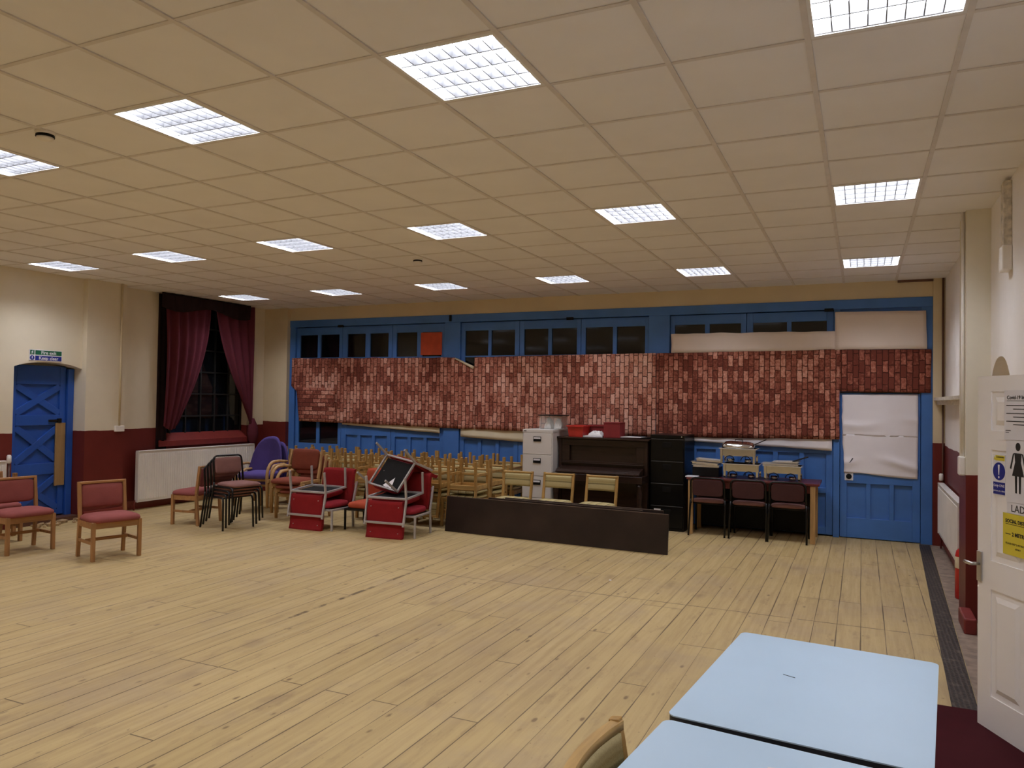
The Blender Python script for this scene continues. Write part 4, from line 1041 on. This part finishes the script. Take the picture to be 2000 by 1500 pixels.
def bin_(name, label, cat, x, y, z, w0, w1, d0, d1, h, mat, rim=True):
    t = thing(name, label, cat, (x, y, z)); mb = MB()
    def ring(w_, d_, zz): return [(-w_/2, -d_/2, zz), (w_/2, -d_/2, zz), (w_/2, d_/2, zz), (-w_/2, d_/2, zz)]
    A, B_ = ring(w0, d0, 0), ring(w1, d1, h); Ai, Bi = ring(w0-.006, d0-.006, .004), ring(w1-.006, d1-.006, h)
    for k in range(4):
        q = (k+1) % 4; mb.face([A[k], A[q], B_[q], B_[k]]); mb.face([Ai[q], Ai[k], Bi[k], Bi[q]]); mb.face([B_[k], B_[q], Bi[q], Bi[k]])
    mb.face(A[::-1]); mb.face(Ai); mb.build('body', mat, t)
    if rim:
        R_ = MB(); e = .012
        for (a, c, f, g_) in ((-w1/2-e, w1/2+e, -d1/2-e, -d1/2), (-w1/2-e, w1/2+e, d1/2, d1/2+e), (-w1/2-e, -w1/2, -d1/2, d1/2), (w1/2, w1/2+e, -d1/2, d1/2)): R_.box(a, c, f, g_, h-.016, h+.002)
        R_.build('rim', mat, t)
    return t
bin_('storage_bin', 'bright red plastic bin on the piano beside the pale filing cabinet', 'bin', -3.62, 10.14, PT, .20, .235, .26, .30, .155, 'red_plastic')
bin_('storage_bin', 'dull dark bin at the back of the piano behind the white tray', 'bin', -3.42, 10.40, PT, .22, .25, .2, .22, .16, 'darkred_box')
o = MB().box(-3.52, -3.235, 10.03, 10.22, PT, PT+.022, .003).build('paper_pad', 'signwhite'); lab(o, 'flat white pad of paper on the piano under a white bag', 'paper')
o = MB().grid(lambda u, v: (-3.45+.21*u+.02*nz(u*5, v*5, 9), 10.05+.15*v, PT+.027+.075*(math.sin(u*PI)*math.sin(v*PI))**.4*(.75+.5*nz(u*7, v*5, 3))), 18, 14, (0, 0, -.004)).build('crumpled_bag', 'bag'); lab(o, 'crumpled white bag on the white pad on the piano', 'bag')
o = MB().box(-3.34, -3.14, 10.32, 10.46, PT, PT+.135, .004).build('black_case', 'black'); lab(o, 'black case at the back of the piano behind the dark red box', 'case')
t = thing('card_box', 'dark red card box in the middle of the piano top', 'box', (-3.10, 10.10, PT)); MB().box(-.115, .115, -.09, .16, 0, .195, .003).build('body', 'darkred_box', t); MB().box(-.118, .118, -.093, .163, .195, .212, .003).build('lid', 'darkred_box', t)
pcs = [('mauve folder lying under the loose papers on the piano', -2.88, 10.16, .40, .25, .012, 'plum', .1), ('loose white papers on top of the folder on the piano', -2.84, 10.12, .30, .20, .010, 'signwhite', -.15)]
zz = PT
for lb, x, y, w_, d_, h_, mt, a in pcs:
    o = MB().box(-w_/2, w_/2, -d_/2, d_/2, 0, h_, .002).build('paper_folder' if mt == 'plum' else 'loose_papers', mt); o.location = (x, y, zz); o.rotation_euler = (0, 0, a); zz += h_; lab(o, lb, 'papers')
o = MB().box(-2.72, -2.61, 10.05, 10.30, PT, PT+.02, .004).build('black_book', 'black'); lab(o, 'thin black book on the piano next to the black filing cabinet', 'book')

# ------------------------------------------------------------------ dark table with chairs and chafing dishes
TZ = .73
t = thing('dining_table', 'dark red table with pine legs under the chafing dishes', 'table', (0, 0, 0))
MB().box(-2.06, -.46, 9.93, 10.585, TZ-.028, TZ, .005).build('table_top', 'mahog', t)
for x in (-2.01, -.535):
    for y in (9.965, 10.535): MB().box(x-.03, x+.03, y-.028, y+.028, 0, TZ-.029, .005).build('leg', 'pine', t)
MB().box(-1.98, -.565, 9.955, 9.975, TZ-.12, TZ-.029).box(-1.98, -.565, 10.525, 10.545, TZ-.12, TZ-.029).box(-2.02, -2.0, 9.995, 10.505, TZ-.12, TZ-.029).box(-.545, -.525, 9.995, 10.505, TZ-.12, TZ-.029).build('apron', 'mahog', t)
MB().box(-1.975, -.57, 10.50, 10.515, .05, TZ-.03).build('shade_panel', 'black', t)  # black panel added to stand in for the deep shade under the table
o = MB().box(-2.085, -1.93, 9.955, 10.12, TZ, TZ+.012, .003).build('paper_wad', 'signwhite'); lab(o, 'folded white paper on the corner of the dark table by the black cabinet', 'paper')
pc = make_tube_chair('plum chair pushed up to the dark table, next to the black cabinet', 'plum', .735)
pc['group'] = 'plum chairs at the dark table'
for k, (x, s) in enumerate(((-1.785, 'next to the black filing cabinet'), (-1.285, 'in the middle of three'), (-.82, 'at the end by the panelled blue door'))):
    lb = 'plum chair pushed up to the dark table, '+s
    if k == 0: pc['label'] = lb; pc.location = (x, 9.63, 0); pc.rotation_euler = (0, 0, PI)
    else: dup(pc, lb, (x, 9.63-.01*k, 0), (0, 0, PI))
# chairs face the table: their backs are towards the hall
for o in bpy.data.objects:
    if o.get('group') == 'plum chairs at the dark table': o.location.y = 10.10
def chafing(label, x, y, z, pans=True, lid=True, rz=0.0):
    t = thing('chafing_dish', label, 'chafing dish', (x, y, z), rz); W, D = .44, .30
    mb = MB(); e = .004; z0, z1 = .10, .19
    for (a, c, f, g_) in ((-W/2, W/2, -D/2, -D/2+e), (-W/2, W/2, D/2-e, D/2), (-W/2, -W/2+e, -D/2+e, D/2-e), (W/2-e, W/2, -D/2+e, D/2-e)): mb.box(a, c, f, g_, z0, z1)
    mb.box(-W/2, W/2, -D/2, D/2, z0-.004, z0); mb.build('water_pan', 'steel', t)
    R_ = MB(); e = .015
    for (a, c, f, g_) in ((-W/2-e, W/2+e, -D/2-e, -D/2), (-W/2-e, W/2+e, D/2, D/2+e), (-W/2-e, -W/2, -D/2, D/2), (W/2, W/2+e, -D/2, D/2)): R_.box(a, c, f, g_, z1-.006, z1+.002)
    R_.build('rim', 'foil', t)
    for sx in (-1, 1):
        for sy in (-1, 1):
            MB().bar((sx*(W/2-.02), sy*(D/2+.008), 0), (sx*(W/2-.02), sy*(D/2+.008), z1-.01), .028, .006, .001).build('leg', 'steel', t)
        mb = MB(); pts = [(sx*.10-.06, -D/2-.012, .045)]+[(sx*.10-.06*math.cos(q), -D/2-.014, .045+.055*math.sin(q)) for q in (.5, 1.0, 1.57, 2.1, 2.6)]+[(sx*.10+.06, -D/2-.012, .045)]
        mb.tube(pts, .006, 6); mb.build('wire_bracket', 'black_metal', t)
    mb = MB()
    for sx in (-1, 1): mb.lathe([(.042, .006), (.045, .01), (.045, .05), (.03, .055)], 16, (sx*.11, 0, 0))
    mb.build('burner', 'steel', t)
    return t
chafing('steel chafing dish under another in the middle of the dark table', -1.40, 10.22, TZ)
upper = chafing('steel chafing dish stacked on top in the middle of the dark table', -1.44, 10.22, TZ+.194)
chafing('steel chafing dish on the dark table by the panelled blue door, trays on top', -.90, 10.22, TZ)
def tray(label, x, y, z, rz, tilt=0.0, W=.38, D=.26, h=.035):
    t = MB(); e = .004
    t.box(-W/2, W/2, -D/2, D/2, 0, .003)
    for (a, c, f, g_) in ((-W/2, W/2, -D/2, -D/2+e), (-W/2, W/2, D/2-e, D/2), (-W/2, -W/2+e, -D/2, D/2), (W/2-e, W/2, -D/2, D/2)): t.box(a, c, f, g_, .003, h)
    for (a, c, f, g_) in ((-W/2-.014, W/2+.014, -D/2-.014, -D/2), (-W/2-.014, W/2+.014, D/2, D/2+.014), (-W/2-.014, -W/2, -D/2, D/2), (W/2, W/2+.014, -D/2, D/2)): t.box(a, c, f, g_, h-.004, h)
    o = t.build('food_tray', 'foil'); o.location = (x, y, z); o.rotation_euler = (0, tilt, rz)
    return lab(o, label, 'tray', 'bright food trays')
o = MB().box(-2.02, -1.68, 10.10, 10.40, TZ, TZ+.125, .006).build('black_crate', 'black'); lab(o, 'black crate under the bright trays at the cabinet end of the dark table', 'crate')
tray('bright food tray lowest of three on the black crate', -1.85, 10.23, TZ+.127, .03, .0, .33, .24, .030)
tray('bright food tray in the middle of three on the black crate', -1.855, 10.22, TZ+.160, -.05, .05, .33, .24, .028)
tray('bright food tray topmost of three on the black crate', -1.82, 10.22, TZ+.200, .08, .06, .31, .23, .028)
tray('bright food tray lowest on the chafing dish by the panelled blue door', -.93, 10.21, TZ+.195, .04, 0.0, .42, .27, .022)
tray('bright food tray topmost on the chafing dish by the panelled blue door', -.86, 10.23, TZ+.222, -.04, -.03, .30, .22, .022)
def lid(x, y, z):
    m_ = Matrix.Translation((x, y, z)) @ Euler((.10, .04, .05)).to_matrix().to_4x4()
    l_ = MB(m_).pad(-.20, .20, -.14, .14, 0, .05, .03).build('lid', 'steel', upper)
    MB(m_).tube([(-.05, 0, .078), (-.045, 0, .105), (.045, 0, .105), (.05, 0, .078)], .006, 6).build('lid_handle', 'black_metal', l_)
lid(-.01, 0, .195)
def dark_pan(label, x, y, z, rz, tilt):
    o = MB().box(-.10, .10, -.09, .09, 0, .006, .002).build('dark_sheet', 'black'); o.location = (x, y, z); o.rotation_euler = (0, tilt, rz); return lab(o, label, 'sheet')
dark_pan('dark sheet sticking up at the end of the chafing dish by the panelled blue door', -.70, 10.26, TZ+.27, .1, -.35)
dark_pan('dark sheet sticking up at the end of the stacked chafing dishes', -1.20, 10.26, TZ+.46, .1, -.45)

# ------------------------------------------------------------------ pale blue tables in front
def blue_table(label, cx, cy, rz, W=.75, D=1.03, H_=.70):
    t = thing('folding_table', label, 'table', (cx, cy, 0), rz, 'pale blue topped tables')
    def rr(W_, D_, r, n=6):
        P = []
        for (sx, sy, a0) in ((1, 1, 0), (-1, 1, PI/2), (-1, -1, PI), (1, -1, 1.5*PI)):
            for k in range(n+1):
                q = a0+k/n*PI/2; P.append((sx*(W_/2-r)+r*math.cos(q), sy*(D_/2-r)+r*math.sin(q)))
        return P
    MB().prism(rr(W, D, .03), H_-.004, H_, 'Z').build('table_top', 'formica', t)
    MB().prism(rr(W-.002, D-.002, .03), H_-.026, H_-.0041, 'Z').build('edge_band', 'edge', t)
    for sx in (-1, 1):
        for sy in (-1, 1): MB().tube([(sx*(W/2-.05), sy*(D/2-.06), 0), (sx*(W/2-.05), sy*(D/2-.06), H_-.027)], .014, 8).build('leg', 'tableleg', t)
    MB().box(-W/2+.05, W/2-.05, -D/2+.05, -D/2+.07, H_-.06, H_-.027).box(-W/2+.05, W/2-.05, D/2-.07, D/2-.05, H_-.06, H_-.027).box(-W/2+.04, -W/2+.06, -D/2+.07, D/2-.07, H_-.06, H_-.027).box(W/2-.06, W/2-.04, -D/2+.07, D/2-.07, H_-.06, H_-.027).build('apron', 'tableleg', t)
    return t
t1 = blue_table('pale blue topped table farther into the hall', -.143, 2.925, math.radians(-5.2))
mb = MB(); mb.bar((-.245+.143-.02, .06, .7003), (-.245+.143+.025, .045, .7003), .0005, .0035); sc_ = mb.build('scratch_mark', 'ink', t1)
t2 = blue_table('pale blue topped table with the light wood chair tucked in', -.243, 1.858, math.radians(-6.3))
mb = MB(); mb.prism([(-.03, .36), (.0, .37), (.03, .365), (.01, .345), (-.01, .35)], .7001, .7004, 'Z'); mb.build('chip_mark', 'tbar', t2)
o = MB().box(-2.17, -2.15, 6.98, 7.0, 0, .004).build('paper_scrap', 'signwhite'); lab(o, 'tiny white scrap of paper on the open floor', 'scrap')
bpy.context.view_layer.update()
